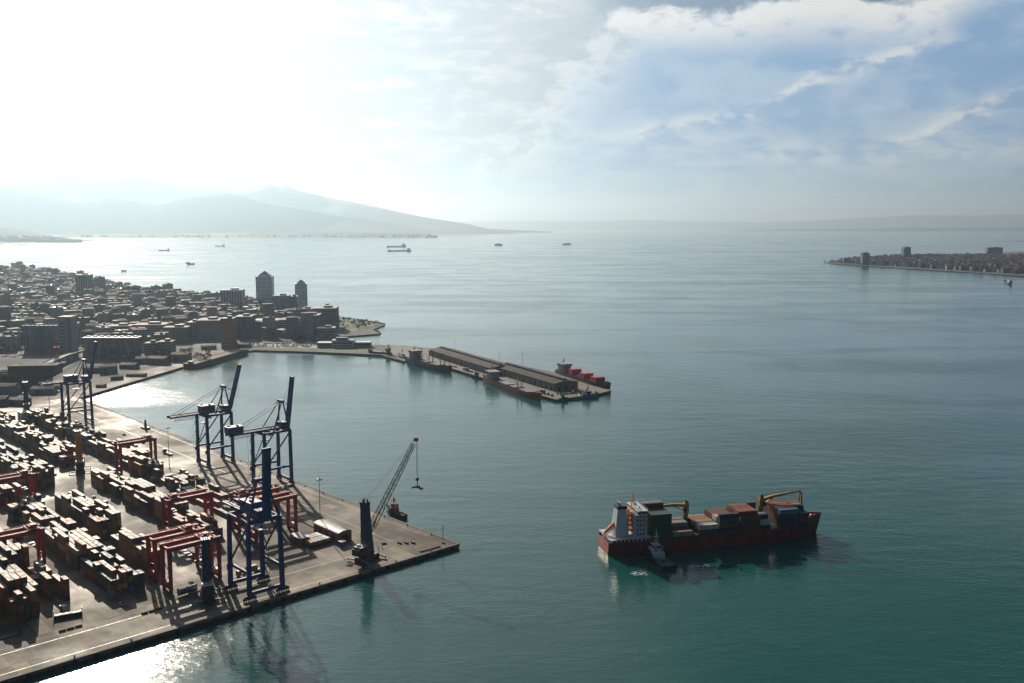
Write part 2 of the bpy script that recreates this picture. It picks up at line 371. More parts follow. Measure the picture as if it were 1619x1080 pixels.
def sea_mat():
    m = bpy.data.materials.new('sea_water'); m.use_nodes = True; t = NT(m.node_tree); b = m.node_tree.nodes['Principled BSDF']
    co = t.new('ShaderNodeTexCoord').outputs['Object']
    big = t.noise(co, 0.0016, 4, 0.6, 0.6); patch = t.noise(co, 0.006, 4, 0.6, 0.8)
    c = t.mix(t.ss(big, 0.3, 0.7), (0.007, 0.068, 0.062, 1), (0.010, 0.088, 0.077, 1))
    t.put(b.inputs['Base Color'], c)
    ms = t.new('ShaderNodeMapping'); ms.inputs['Scale'].default_value = (0.0011, 0.0042, 1); ms.inputs['Rotation'].default_value = (0, 0, radians(-12)); t.put(ms.inputs[0], co)
    wind = t.add(t.mul(t.ss(patch, 0.36, 0.66), 0.45), t.mul(t.ss(t.noise(ms.outputs[0], 1.0, 5, 0.62, 1.2), 0.4, 0.62), 0.65))
    t.put(b.inputs['Roughness'], t.add(t.mul(wind, 0.10), 0.085))
    b.inputs['IOR'].default_value = 1.333
    mp = t.new('ShaderNodeMapping'); mp.inputs['Scale'].default_value = (0.5, 1.15, 1); mp.inputs['Rotation'].default_value = (0, 0, radians(14)); t.put(mp.inputs[0], co)
    w1 = t.noise(mp.outputs[0], 0.085, 4, 0.6, 0.3); w2 = t.noise(mp.outputs[0], 0.42, 3, 0.6, 0.2)
    h = t.mul(t.add(t.mul(w1, 0.95), t.mul(w2, 0.42)), t.add(0.35, t.mul(wind, 0.9)))
    bn = t.new('ShaderNodeBump'); bn.inputs['Strength'].default_value = 0.48; bn.inputs['Distance'].default_value = 1.0
    t.put(bn.inputs['Height'], h); t.put(b.inputs['Normal'], bn.outputs[0])
    return m
M['sea'] = sea_mat()


def wall_mat(name, col, wx=3.2, wz=3.1, glass=(0.035, 0.045, 0.06), fx=(0.25, 0.75), fz=(0.35, 0.8), rough=0.7):
    """rendered facade far away: window openings by storey and bay in metres of wall"""
    m = bpy.data.materials.new(name); m.use_nodes = True; t = NT(m.node_tree); b = m.node_tree.nodes['Principled BSDF']
    uv = t.new('ShaderNodeUVMap'); uv.uv_map = 'wall'; s = t.new('ShaderNodeSeparateXYZ'); t.put(s.inputs[0], uv.outputs[0])
    fu = t.m('FRACT', t.m('DIVIDE', s.outputs[0], wx)); fv = t.m('FRACT', t.m('DIVIDE', s.outputs[1], wz))
    def band(v, lo, hi): return t.mul(t.m('GREATER_THAN', v, lo), t.m('LESS_THAN', v, hi))
    w = t.mul(band(fu, *fx), band(fv, *fz))
    n = t.noise(t.new('ShaderNodeTexCoord').outputs['Object'], 0.05, 4, 0.6)
    c = t.mix(n, tuple(k * 0.75 for k in col) + (1,), tuple(min(1, k * 1.2) for k in col) + (1,))
    t.put(b.inputs['Base Color'], t.mix(w, c, glass + (1,)))
    t.put(b.inputs['Roughness'], t.add(t.mul(w, 0.2 - rough), rough))
    return m
WALLC = [('cream', (0.27, 0.235, 0.19)), ('white', (0.36, 0.35, 0.33)), ('pale pink', (0.26, 0.19, 0.165)), ('grey', (0.18, 0.18, 0.18)), ('buff', (0.22, 0.18, 0.135)), ('brown', (0.14, 0.10, 0.08)), ('blue grey', (0.16, 0.185, 0.22))]
WM = [wall_mat('city_wall_' + n.replace(' ', '_'), c) for n, c in WALLC]
ROOFC = [('terracotta', (0.15, 0.062, 0.04)), ('grey flat', (0.09, 0.088, 0.085)), ('pale flat', (0.22, 0.205, 0.19)), ('dark', (0.045, 0.043, 0.043))]
RM = [mat('city_roof_' + n.replace(' ', '_'), c, 0.75, var=0.25, scale=0.08, spec=0.2) for i, (n, c) in enumerate(ROOFC)]

# ================================================================== SETTING
def flat(name, pts, z, m, kind='structure', label=None, parent=None, loc=(0, 0, 0), rz=0.0):
    b = MB(); b.v = [(p[0], p[1], z) for p in pts]
    ar = sum(pts[i][0] * pts[(i + 1) % len(pts)][1] - pts[(i + 1) % len(pts)][0] * pts[i][1] for i in range(len(pts)))
    b.face(range(len(pts)) if ar > 0 else list(reversed(range(len(pts)))))
    o = b.build(name, m, parent, loc, rz, kind=kind)
    if label: o['label'] = label
    return o
flat('sea', [(-70000, -3000), (70000, -3000), (70000, 46500), (-70000, 46500)], 0.0, M['sea'], label='teal green harbour water running out to the open bay')

# --- container terminal: local x along the long quay edge (b), local y inland (a)
QA, QB = 420.0, 640.0
Q0 = (CORNER.x, CORNER.y, 0)
b = MB(); b.box(1.3, 1.3, -6, QB, QA, QZ)
quay = b.build('quay', M['concrete'], loc=Q0, rz=BA, kind='structure'); quay['label'] = 'broad concrete container quay with worn slabs and lanes'
b = MB(); b.box(0, 0, 1.2, QB, 1.296, QZ + 0.22); b.box(0, 1.3, 1.2, 1.296, QA, QZ + 0.22); b.build('coping', M['coping'], quay)
b = MB(); b.box(0.35, 0.35, -6, QB, 1.29, 1.196); b.box(0.35, 1.3, -6, 1.29, QA, 1.196); b.build('quay_wall', M['seawall'], quay)
fd = MB(); fd.box(-0.45, -0.9, 0.1, 0.45, 0.9, 2.0); fd.cbox(0, 0, 0.4, 0.5, 2.4, 1.2)
fdm = fd.mesh('fender', M['black'])
def add_fender(x, y, rz):
    o = bpy.data.objects.new('fender', fdm); COL.objects.link(o); o.parent = quay; o.location = (x, y, 0); o.rotation_euler = (0, 0, rz)
for i in range(30): add_fender(-0.12, 6 + i * 9.0, 0)
for i in range(50): add_fender(6 + i * 11.0, -0.12, pi / 2)
def stripe(name, x0, y0, x1, y1, m='paint', z=QZ + 0.006):
    flat(name, [(x0, y0), (x1, y0), (x1, y1), (x0, y1)], z, M[m], kind=None, parent=quay)
for y in (6.0, 26.0): stripe('crane_rail', 30, y - 0.18, QB, y + 0.18, 'rail'); stripe('crane_rail', y - 0.18, 30, y + 0.18, QA, 'rail')
stripe('lane_line', 30, 31, QB, 31.3); stripe('lane_line', 30, 37.5, QB, 37.8); stripe('lane_line', 12.4, 60, 12.8, QA); stripe('lane_line', 31, 130, 31.4, QA); stripe('lane_line', 2.6, 140, 2.85, QA)
for a in (164, 205, 246): stripe('bay_mark', 3, a, 12.3, a + 0.3); stripe('bay_mark', 16.5, a + 6, 24, a + 6.3)
for a in (54, 88, 120, 154.5, 185.5, 218): stripe('lane_line', 75, a, 560, a + 0.25)
for i in range(14):                                                   # pedestrian bars near the lane mouth
    stripe('crossing_bar', 34 + i * 1.1, 181, 34.5 + i * 1.1, 187)

# --- mainland behind the port
LZ = 2.3
def gp(lst, z=LZ): return [G(x, y, z)[:2] for x, y in lst]
shore = [(-700, 424), (0, 424), (60, 430), (130, 443), (180, 456), (260, 468), (330, 475), (400, 483), (470, 494), (540, 503), (572, 507), (608, 513), (588, 521), (600, 527.5), (505, 534.5), (484, 537.5),
         (505, 540.5), (590, 545), (640, 547), (640, 571), (602, 561), (500, 556.5), (402, 553.5), (384, 556), (350, 566), (299, 577), (205, 605), (112, 633), (60, 650), (-900, 700)]
land_poly = gp(shore)
land = flat('land', land_poly, LZ, M['cityground'], label='flat city ground behind the harbour basin')
def wall_along(name, pts, z0, z1, th, m, parent=None, close=False):
    """a low wall following a line, offset to its inside"""
    b = MB()
    for i in range(len(pts) - (0 if close else 1)):
        p, q = Vector((*pts[i], 0)), Vector((*pts[(i + 1) % len(pts)], 0)); b.beam(p + Vector((0, 0, (z0 + z1) / 2)), q + Vector((0, 0, (z0 + z1) / 2)), th, z1 - z0)
    return b.build(name, m, parent)
wall_along('sea_wall', land_poly[:29], -3, LZ - 0.05, 1.5, M['seawall'], land)
wall_along('coping', land_poly[20:29], LZ + 0.004, LZ + 0.35, 1.6, M['coping'], land)
flat('quay_apron', gp([(299, 577.5), (205, 605.5), (112, 633.5), (60, 650), (20, 646), (112, 618), (205, 592), (285, 571), (345, 562), (384, 553)]), LZ + 0.02, M['pierdeck'])
flat('sand_yard', gp([(299, 575), (345, 565), (382, 556), (372, 551), (330, 555), (296, 562), (286, 570)]), LZ + 0.03, M['sand'])
flat('access_road', gp([(-40, 668), (60, 640), (118, 622), (210, 592), (212, 588), (116, 616), (56, 630), (-40, 655)]), LZ + 0.04, M['sand'])
flat('shore_road', gp([(400, 551), (500, 553.5), (590, 557), (590, 554), (500, 551), (402, 549)]), LZ + 0.02, M['grass'])
flat('car_park', gp([(392, 549), (500, 550.5), (500, 546), (470, 542.5), (392, 543)]), LZ + 0.03, M['road'])
flat('park_lawn', gp([(534, 504), (572, 508), (598, 513.5), (580, 520), (545, 527), (525, 530), (520, 515)]), LZ + 0.03, M['grass'])

# --- the mole with the two warehouses
mole_px = [(621, 546.5), (719, 554), (802, 575), (880, 590), (951, 611), (966, 617.5), (945, 623), (880, 632), (861, 627), (771, 600), (719, 584), (660, 568), (600, 560.5)]
mole_poly = gp(mole_px, 2.5)
b = MB(); b.prism(mole_poly, -4, 2.5, 1, 0)
mole = b.build('mole', [M['pierdeck'], M['seawall']], kind='structure'); mole['label'] = 'paved mole reaching out into the bay'
wall_along('coping', mole_poly, 2.504, 2.8, 0.9, M['coping'], mole, True)

# --- breakwater rocks round the park point
random.seed(5)
b = MB()
rk = gp([(540, 503), (572, 507), (608, 513), (588, 521), (600, 527.5), (505, 534.5)], 0)
for i in range(len(rk) - 1):
    p, q = Vector(rk[i]), Vector(rk[i + 1]); n = int((q - p).length / 3)
    for k in range(n):
        c = p.lerp(q, (k + random.random()) / n); r = random.uniform(1.2, 2.8)
        b.lathe([(r, -1), (r * random.uniform(.8, 1.1), random.uniform(.5, 1.4)), (r * .45, random.uniform(1.6, 3))], (c.x + random.uniform(-2, 2), c.y + random.uniform(-3, 3), 0), 5)
b.build('rocks', M['rubble'], kind='stuff')['label'] = 'dark rocks heaped along the park breakwater'

# --- mountains and far shores: crest outlines given in photograph pixels at a real distance
def ridge(name, crest, y, toe, back, seed, label, rough=0.10, step=6, base=-2.0):
    xs = [c[0] for c in crest]; b = MB(); rows = 9; n = int((xs[-1] - xs[0]) / step) + 1
    for j in range(rows * 2 - 1):
        t = j / (rows - 1)                              # 0 toe, 1 crest, 2 back foot
        yy = y - toe * (1 - t) if t <= 1 else y + back * (t - 1)
        for i in range(n):
            px = xs[0] + (xs[-1] - xs[0]) * i / (n - 1)
            k = max(q for q in range(len(xs) - 1) if xs[q] <= px + 1e-6); f = (px - xs[k]) / (xs[k + 1] - xs[k])
            zc = max(base + 3, ZY(crest[k][1] + (crest[k + 1][1] - crest[k][1]) * f, y))
            X = (px - 809.5) / FPX * y
            s = 1 - abs(t - 1); prof = s ** 1.25
            nz = mnoise.fractal(Vector((X / 1600.0, yy / 1600.0, seed)), 0.9, 2.1, 6)
            z = base + (zc - base) * prof * (1 + rough * 3.5 * nz * (1 - s) * 2.2 * (1 if s < 1 else 0)) + (zc - base) * rough * 0.35 * nz * (s > 0)
            b.v.append((X + nz * 160 * (1 - s), yy, max(base, z) if 0 < t < 2 else base))
    for j in range(rows * 2 - 2):
        for i in range(n - 1):
            k = j * n + i; b.face((k, k + 1, k + n + 1, k + n))
    o = b.build(name, M['mount'], smooth=True, kind='structure'); o['label'] = label; return o
ridge('mountain_far', [(-420, 300), (-200, 290), (-80, 286), (0, 280), (50, 284), (85, 276), (112, 272), (150, 277), (205, 273), (240, 281), (290, 293), (345, 294), (385, 300), (410, 296), (430, 290), (443, 294), (455, 291), (480, 301), (530, 313), (590, 326), (640, 337), (690, 346), (735, 353), (765, 360), (790, 365), (812, 368.8)],
      23500, 2600, 4000, 1.7, 'tall hazy mountain range across the bay')
ridge('mountain_near', [(-500, 330), (-200, 318), (-60, 305), (0, 296), (60, 305), (120, 318), (180, 312), (250, 322), (310, 311), (370, 306), (420, 318), (470, 326), (540, 338), (600, 348), (650, 358), (690, 364), (725, 370.5)],
      20500, 1200, 1500, 4.2, 'lower mountain spur rising behind the far shore')
ridge('coast_hill', [(-600, 350), (-200, 352), (-60, 352), (0, 358), (40, 362), (80, 371), (110, 377), (135, 381.6)], 11300, 900, 900, 7.7, 'low built up hill on the far shore')
ridge('far_shore', [(100, 371), (250, 369.5), (400, 368), (560, 367.5), (680, 369.5)], 15000, 500, 900, 2.7, 'flat far shore at the foot of the mountains', 0.05)
ridge('low_cape', [(640, 366), (700, 362.5), (760, 362), (800, 363), (830, 364.2), (872, 365.8)], 26000, 400, 900, 2.2, 'thin low cape running out from the mountains', 0.05)
ridge('distant_hills', [(560, 352), (720, 351), (840, 349), (930, 350), (1010, 348), (1100, 350), (1200, 351), (1280, 349), (1370, 344), (1450, 340), (1540, 341), (1640, 338), (1800, 335), (2200, 340)],
      52000, 5000, 6000, 8.1, 'faint hills closing the horizon of the bay', 0.06, 8)
ridge('far_spit', [(1150, 364.5), (1230, 363), (1290, 362), (1400, 361), (1500, 360.4), (1619, 360), (1900, 359)], 33000, 700, 900, 3.4, 'long flat spit along the horizon', 0.05)
ridge('near_spit', [(1568, 383.2), (1600, 381.5), (1660, 380), (1900, 378)], 11200, 160, 500, 5.5, 'thin dark spit off the opposite shore', 0.05)
for k, (px, py, w, h, wd) in enumerate([(788, 388, 14, 3.0, 'rounder'), (896, 387, 15, 2.6, 'flatter')]):
    p = G(px, py); s = w / FPX * p.y / 2; hh = h / FPX * p.y
    b = MB(); b.lathe([(s, -1), (s * .97, hh * .3), (s * .75, hh * .75), (s * .35, hh)], (0, 0, 0), 14); b.build('island', M['mount'], loc=p, smooth=True, kind='structure')['label'] = 'small low islet in the bay, the %s of the two' % wd

# right-hand peninsula
pen_px = [(1303, 414.5), (1318, 417), (1380, 421), (1440, 425), (1520, 430), (1619, 436.5), (1900, 450), (1900, 398), (1619, 398), (1500, 402), (1400, 408), (1345, 411)]
pen_poly = gp(pen_px, 2.0)
flat('peninsula', pen_poly, 2.0, M['cityground'], label='built up peninsula on the opposite shore')
# ------------------------------------------------------------------ air
hz = MB(); hz.box(-72000, -3500, -12, 72000, 60000, 1640)
mh = bpy.data.materials.new('haze_air'); mh.use_nodes = True; nt = mh.node_tree; nt.nodes.clear()
pv = nt.nodes.new('ShaderNodeVolumePrincipled'); pv.inputs['Density'].default_value = 4.1e-5
pv.inputs['Absorption Color'].default_value = (.3, .3, .3, 1)
pv.inputs['Color'].default_value = (0.58, 0.8, 1.0, 1); pv.inputs['Anisotropy'].default_value = 0.66
ou = nt.nodes.new('ShaderNodeOutputMaterial'); nt.links.new(pv.outputs[0], ou.inputs['Volume'])
hz.build('haze', mh, kind='stuff')['label'] = 'pale sea haze filling the air over the bay'

# ================================================================== TERMINAL CRANES
def lattice(b, p, q, w0, w1, n, r=0.14, m=0, up=None):
    """four chords and zig-zag lacing from p to q"""
    p, q = Vector(p), Vector(q); d = (q - p).normalized(); u0 = Vector(up) if up else (Vector((0, 0, 1)) if abs(d.z) < 0.9 else Vector((0, 1, 0)))
    s = d.cross(u0).normalized(); u = s.cross(d)
    def c(t, i):
        w = w0 + (w1 - w0) * t; k = ((-1, -1), (1, -1), (1, 1), (-1, 1))[i % 4]
        return p.lerp(q, t) + s * (k[0] * w / 2) + u * (k[1] * w / 2)
    for i in range(4): b.beam(c(0, i), c(1, i), r * 1.5, m=m)
    for k in range(n):
        for i in range(4):
            b.beam(c(k / n, i), c((k + 1) / n, i + 1), r, m=m) if k % 2 == 0 else b.beam(c(k / n, i + 1), c((k + 1) / n, i), r, m=m)
            if k: b.beam(c(k / n, i), c(k / n, i + 1), r * .8, m=m)
    return b
def railing(b, p, q, h=1.1, step=2.5, r=0.07, m=0):
    p, q = Vector(p), Vector(q); n = max(1, int((q - p).length / step)); z = Vector((0, 0, h))
    b.beam(p + z, q + z, r, m=m); b.beam(p + z * .5, q + z * .5, r * .8, m=m)
    for i in range(n + 1):
        c = p.lerp(q, i / n); b.beam(c, c + z, r, m=m)
    return b

def make_sts(label, loc, rz, back=44, boom_deg=80, house_y=-24, trolley_y=-6, seed=1):
    """ship-to-shore gantry: x along the rails, +y towards the water, z from the quay"""
    t = thing('quay_crane', label, 'crane', loc, rz, 'blue quay cranes on the container terminal')
    S = M['sts_blue']; W, GA, HG, HP = 9.0, 20.0, 39.0, 13.5          # half leg spacing, gauge, girder level, portal level
    for x in (-W, W):
        for y in (0, -GA):
            b = MB(); b.beam((x, y, 2.6), (x * 0.94, y, HG + 0.5), 1.9, 2.1, 1.7, 1.9); b.build('leg', S, t)
            g = MB(); g.cbox(x, y, 1.5, 7.5, 1.0, 1.1, tx=.55); bo = g.build('bogie', S, t)
            for k in (-3.1, -1.9, -.6, .6, 1.9, 3.1):
                wv = MB(); wv.wheel((x + k, y, 0.62), 0.5, 0.5); wv.cbox(x + k, y, .75, .9, .9, .8); wv.build('wheel', M['dark'], bo)
    for y in (0, -GA):
        b = MB(); b.beam((-W, y, 3.3), (W, y, 3.3), 1.1, 1.7); b.build('sill_beam', S, t)
        b = MB(); b.beam((-W * .95, y, HG), (W * .95, y, HG), 1.5, 2.0); b.build('cross_beam', S, t)
    for x in (-W, W):
        b = MB(); b.beam((x * .98, -GA, HP), (x * .98, 0, HP), 1.0, 1.5); b.build('portal_beam', S, t)
        b = MB(); b.beam((x * .98, -GA, HP + .8), (x * .95, 0, HG - 1), .75); b.build('brace', S, t)
        b = MB(); b.beam((x * .95, -GA, HG), (x * .95, 0, HG), .9, 1.4); b.build('tie_beam', S, t)
    b = MB(); b.beam((-W * .97, -GA, HP + 1), (W * .95, -GA, HG - 1), .45); b.build('brace', S, t)
    # fixed girder with backreach
    for x in (-2.6, 2.6):
        b = MB(); b.beam((x, -back, HG + 1.6), (x, 2.5, HG + 1.6), .9, 1.9); b.build('girder', S, t)
    b = MB()
    for k in range(int(back / 5) + 1): b.beam((-2.6, -k * 5., HG + .9), (2.6, -k * 5., HG + .9), .35, .5)
    b.box(-4.3, -back, HG + 2.2, -3.2, 1, HG + 2.3); railing(b, (-4.3, -back, HG + 2.3), (-4.3, 1, HG + 2.3)); b.box(3.2, -back, HG + 2.2, 4.3, 1, HG + 2.3); railing(b, (4.3, -back, HG + 2.3), (4.3, 1, HG + 2.3)); b.build('walkway', M['grey'], t)
    f = MB()
    for k in range(16):                                                 # festoon cable loops
        y0 = -GA - 3 - k * 1.25
        for i in range(6):
            a0, a1 = i / 6, (i + 1) / 6
            f.beam((3.4, y0 - a0 * 1.25, HG + .6 - 2.4 * sin(pi * a0)), (3.4, y0 - a1 * 1.25, HG + .6 - 2.4 * sin(pi * a1)), .16)
    f.build('festoon_cable', M['grey'], t)
    # raised boom: twin box girders
    A = radians(boom_deg); L = 35.0; d = Vector((0, cos(A), sin(A))); h0 = Vector((0, 3.0, HG + 1.8))
    bm = thing('boom', None, None); bm.parent = t
    for x in (-1.35, 1.35): MB().beam(h0 + Vector((x, 0, 0)), h0 + Vector((x, 0, 0)) + d * L, 1.4, 2.0, 1.3, 1.7).build('boom_girder', S, bm)
    nb = Vector((0, -sin(A), cos(A))); MB().beam(h0 - nb * .55, h0 + d * L - nb * .5, 1.4, .3).build('boom_deck', M['navy'], bm)
    b = MB()
    for k in range(10): b.beam(h0 + d * (1 + k * L / 10) + Vector((-1.3, 0, 0)), h0 + d * (1 + k * L / 10) + Vector((1.3, 0, 0)), .5, .9)
    for k in range(9): b.beam(h0 + d * (1 + k * L / 10) + Vector((-1.1, 0, 0)), h0 + d * (1 + (k + 1) * L / 10) + Vector((1.1, 0, 0)), .35)
    b.build('boom_bracing', S, bm)
    b = MB(); b.beam(h0 + d * (L - .6) - Vector((2.3, 0, 0)), h0 + d * (L - .6) + Vector((2.3, 0, 0)), 1.4, 1.5); b.build('boom_head', M['dark'], bm)
    # A-frame and stays
    ap = HG + 20.0
    for x in (-1, 1):
        b = MB(); b.beam((x * W * .9, 0, HG + .8), (x * 2.2, -1.5, ap), 1.0, 1.0, .7, .7); b.build('mast_leg', S, t)
        b = MB(); b.beam((x * W * .9, -GA * .62, HG + .8), (x * 2.0, -2.2, ap - .3), .75, .75, .55, .55); b.build('mast_strut', S, t)
        b = MB(); b.tube((x * 2.4, -2, ap), (x * 2.6, -back + 4, HG + 2.4), .2, n=6); b.build('back_stay', S, t)
        b = MB(); b.tube((x * 2.4, -1, ap), tuple(h0 + d * 14 + Vector((x * 1.4, -.6, 0))), .14, n=6); b.tube((x * 2.0, -1, ap), tuple(h0 + d * 26 + Vector((x * 1.4, -.6, 0))), .1, n=6); b.build('fore_stay', M['dark'], t)
    b = MB(); b.cbox(0, -1.8, ap - .5, 6.4, 2.6, 1.4); railing(b, (-3.2, -3, ap + .9), (3.2, -3, ap + .9)); b.build('mast_head', S, t)
    # machinery house, with roof rail and vents
    b = MB(); b.cbox(0, house_y, HG + 2.7, 6.6, 11, 4.2); mh_ = b.build('machinery_house', M['sts_blue'], t)
    b = MB(); b.cbox(0, house_y, HG + 6.9, 6.9, 11.3, .25); b.cbox(1, house_y + 2, HG + 7.15, 1.4, 1.4, .9); b.cbox(-1.5, house_y - 3, HG + 7.15, 1, 2.2, .7); b.build('house_roof', M['grey'], mh_)
    b = MB(); b.cbox(0, -1.5, HG + 2.6, 7.2, 5, 2.6); b.build('drive_house', S, t)
    # trolley with cab and spreader
    tr = MB(); tr.cbox(0, trolley_y, HG - .3, 5.6, 5, 1.1); tro = tr.build('trolley', M['dark'], t)
    b = MB(); b.cbox(1.8, trolley_y + 3.4, HG - 3.3, 2.0, 2.4, 2.6); b.build('operator_cab', M['white'], tro)
    b = MB(); b.cbox(0, trolley_y, HG - 6.5, 2.2, 6.3, .6)
    for sx in (-.9, .9):
        for sy in (-2.4, 2.4): b.beam((sx, trolley_y + sy, HG - 6), (sx, trolley_y + sy * .6, HG - .3), .07)
    b.build('spreader', M['yellow'], tro)
    # stair tower zig-zag on a landside leg
    st = MB(); lx = -W - 1.9
    for k in range(9):
        z0 = 3 + k * 4.0; y0, y1 = (-GA - 1.6, -GA + 1.6) if k % 2 else (-GA + 1.6, -GA - 1.6)
        st.beam((lx, y0, z0), (lx, y1, z0 + 4), .7, .2); st.box(lx - .8, y1 - .7, z0 + 3.95, lx + .8, y1 + .7, z0 + 4.1); st.beam((lx, y1, z0 + 4), (-W, -GA, z0 + 4), .2)
    for sy in (-2.2, 2.2): st.beam((lx - .6, -GA + sy, 2.6), (lx - .6, -GA + sy, HG), .14)
    st.build('stair', M['grey'], t)
    for x in (-W, W): MB().cbox(x, -GA - 1.6, 10, 1.4, 1.1, 3.0).build('cable_box', M['dark'], t)
    return t
RF, RN = BA + pi, BA + pi / 2                    # rails of the long quay, rails of the head quay
make_sts('blue quay crane on the long quay, its boom raised, next to the red gantry cranes', AB(6, 188), RF, 43, 82, -38, -15)
make_sts('blue quay crane on the long quay with its raised boom leaning over the basin', AB(7.5, 274), RF, 46, 74, -16, -18)
make_sts('blue quay crane standing at the inner corner of the basin', AB(36, 497), RF, 40, 79, -14, -10)
make_sts('blue quay crane on the head quay beside the red-housed mobile crane', AB(119.3, 7), RN, 36, 87, -13, -6)

def make_rtg(label, loc, rz, span=26.0, trolley=5.0, lift=9.0):
    """rubber tyred gantry: x across the container rows, y along them"""
    t = thing('yard_gantry_crane', label, 'crane', loc, rz, 'red yard gantry cranes')
    R = M['rtg_red']; H, D = 22.0, 4.2
    for y in (-D, D):
        b = MB(); b.beam((-1.2, y, H), (span + 1.2, y, H), 1.4, 2.3); b.build('top_beam', R, t)
        for x in (0, span):
            b = MB(); b.beam((x, y * 1.08, 2.1), (x, y, H - .9), 1.5, 1.3, 2.0, 1.5); b.build('leg', R, t)
    for x in (0, span):
        b = MB(); b.beam((x, -D - 1.6, 1.9), (x, D + 1.6, 1.9), 1.1, 1.3); sb = b.build('sill_beam', R, t)
        b = MB(); b.beam((x, -D, H - .2), (x, D, H - .2), .8, 1.2); b.build('end_tie', R, t)
        b = MB(); b.beam((x, -D * .95, 9), (x, D * .95, 9), .3); b.beam((x, -D, 2.6), (x, D * .97, 9), .28); b.beam((x, D * .97, 9), (x, -D * .97, 15.5), .28); b.build('brace', R, t)
        for y in (-D - .9, -D + .9, D - .9, D + .9):
            w = MB(); w.wheel((x, y, .8), .8, .7, (1, 0, 0), 12); w.build('wheel', M['black'], sb)
    b = MB(); b.cbox(span + .2, 0, 2.7, 2.2, 6, 2.4); b.build('engine_house', M['rtg_red'], t)
    b = MB(); b.cbox(-.1, 0, 2.7, 1.8, 4.2, 2.2); b.build('power_box', M['white'], t)
    b = MB()
    for y in (-D - 1.1, D + 1.1): b.box(-1, y - .45, H + .62, span + 1, y + .45, H + .7); railing(b, (-1, y, H + .7), (span + 1, y, H + .7), 1.1, 2.2, .08)
    b.build('walkway', M['jib'], t)
    tr = MB(); tr.cbox(trolley, 0, H + 1.0, 5.6, 2 * D + 1.6, .7); tr.cbox(trolley - .6, .6, H + 1.7, 3.0, 3.4, 1.7); tr.tube((trolley + 1.4, -2.6, H + 2.3), (trolley + 1.4, 2.6, H + 2.3), .7, n=10)
    railing(tr, (trolley - 2.8, -D, H + 1.7), (trolley - 2.8, D, H + 1.7)); railing(tr, (trolley + 2.8, -D, H + 1.7), (trolley + 2.8, D, H + 1.7)); tr.beam((trolley - 2, 3, H + 1.7), (trolley - 2, 3, H + 5), .12)
    tro = tr.build('trolley', M['rtg_red'], t)
    b = MB(); b.cbox(trolley + 2.6, -1.5, H - 3.6, 2.0, 2.2, 2.5); cab = b.build('operator_cab', M['white'], tro)
    b = MB(); b.cbox(trolley + 2.6, -1.5, H - 2.6, 2.06, 2.26, 1.0); b.build('cab_window', M['glass'], cab)
    b = MB(); b.cbox(trolley, 0, H - lift, 2.3, 6.2, .5); b.cbox(trolley, 0, H - lift + .5, 1.8, 2, .7)
    for sx in (-.9, .9):
        for sy in (-1.8, 1.8): b.beam((trolley + sx, sy, H - lift + .5), (trolley + sx, sy, H + 1), .09)
    b.build('spreader', M['yellow'], tro)
    b = MB(); b.beam((span + 1.0, -D - .7, 2.6), (span + 1.0, -D + .7, H), .12); b.beam((span + 1.4, -D - .7, 2.6), (span + 1.4, -D + .7, H), .12); b.build('ladder', M['grey'], t)
    return t
RR = BA + pi / 2                                  # local x = inland
RTG = [(58, 294, 4, 9, 'red yard gantry crane over the container rows by the long quay'),
       (92, 128, 22, 7, 'red yard gantry crane straddling the middle container rows'),
       (58, 88, 21, 8, 'red yard gantry crane next to the orange brick shed'),
       (58, 109, 22, 12, 'red yard gantry crane behind the one by the orange brick shed'),
       (126, 66, 7, 13, 'red yard gantry crane parked against the end of the container rows'),
       (126, 48, 6, 15, 'red yard gantry crane parked beside the silver tank trailer'),
       (188.5, 124, 4, 8, 'red yard gantry crane spanning the rows beside the bare concrete lane'),
       (157, 246, 5, 9, 'red yard gantry crane amid the inland container rows')]
for a, bb, tr_, li, lab in RTG: make_rtg(lab, AB(a, bb), RR, 26.0, tr_, li)

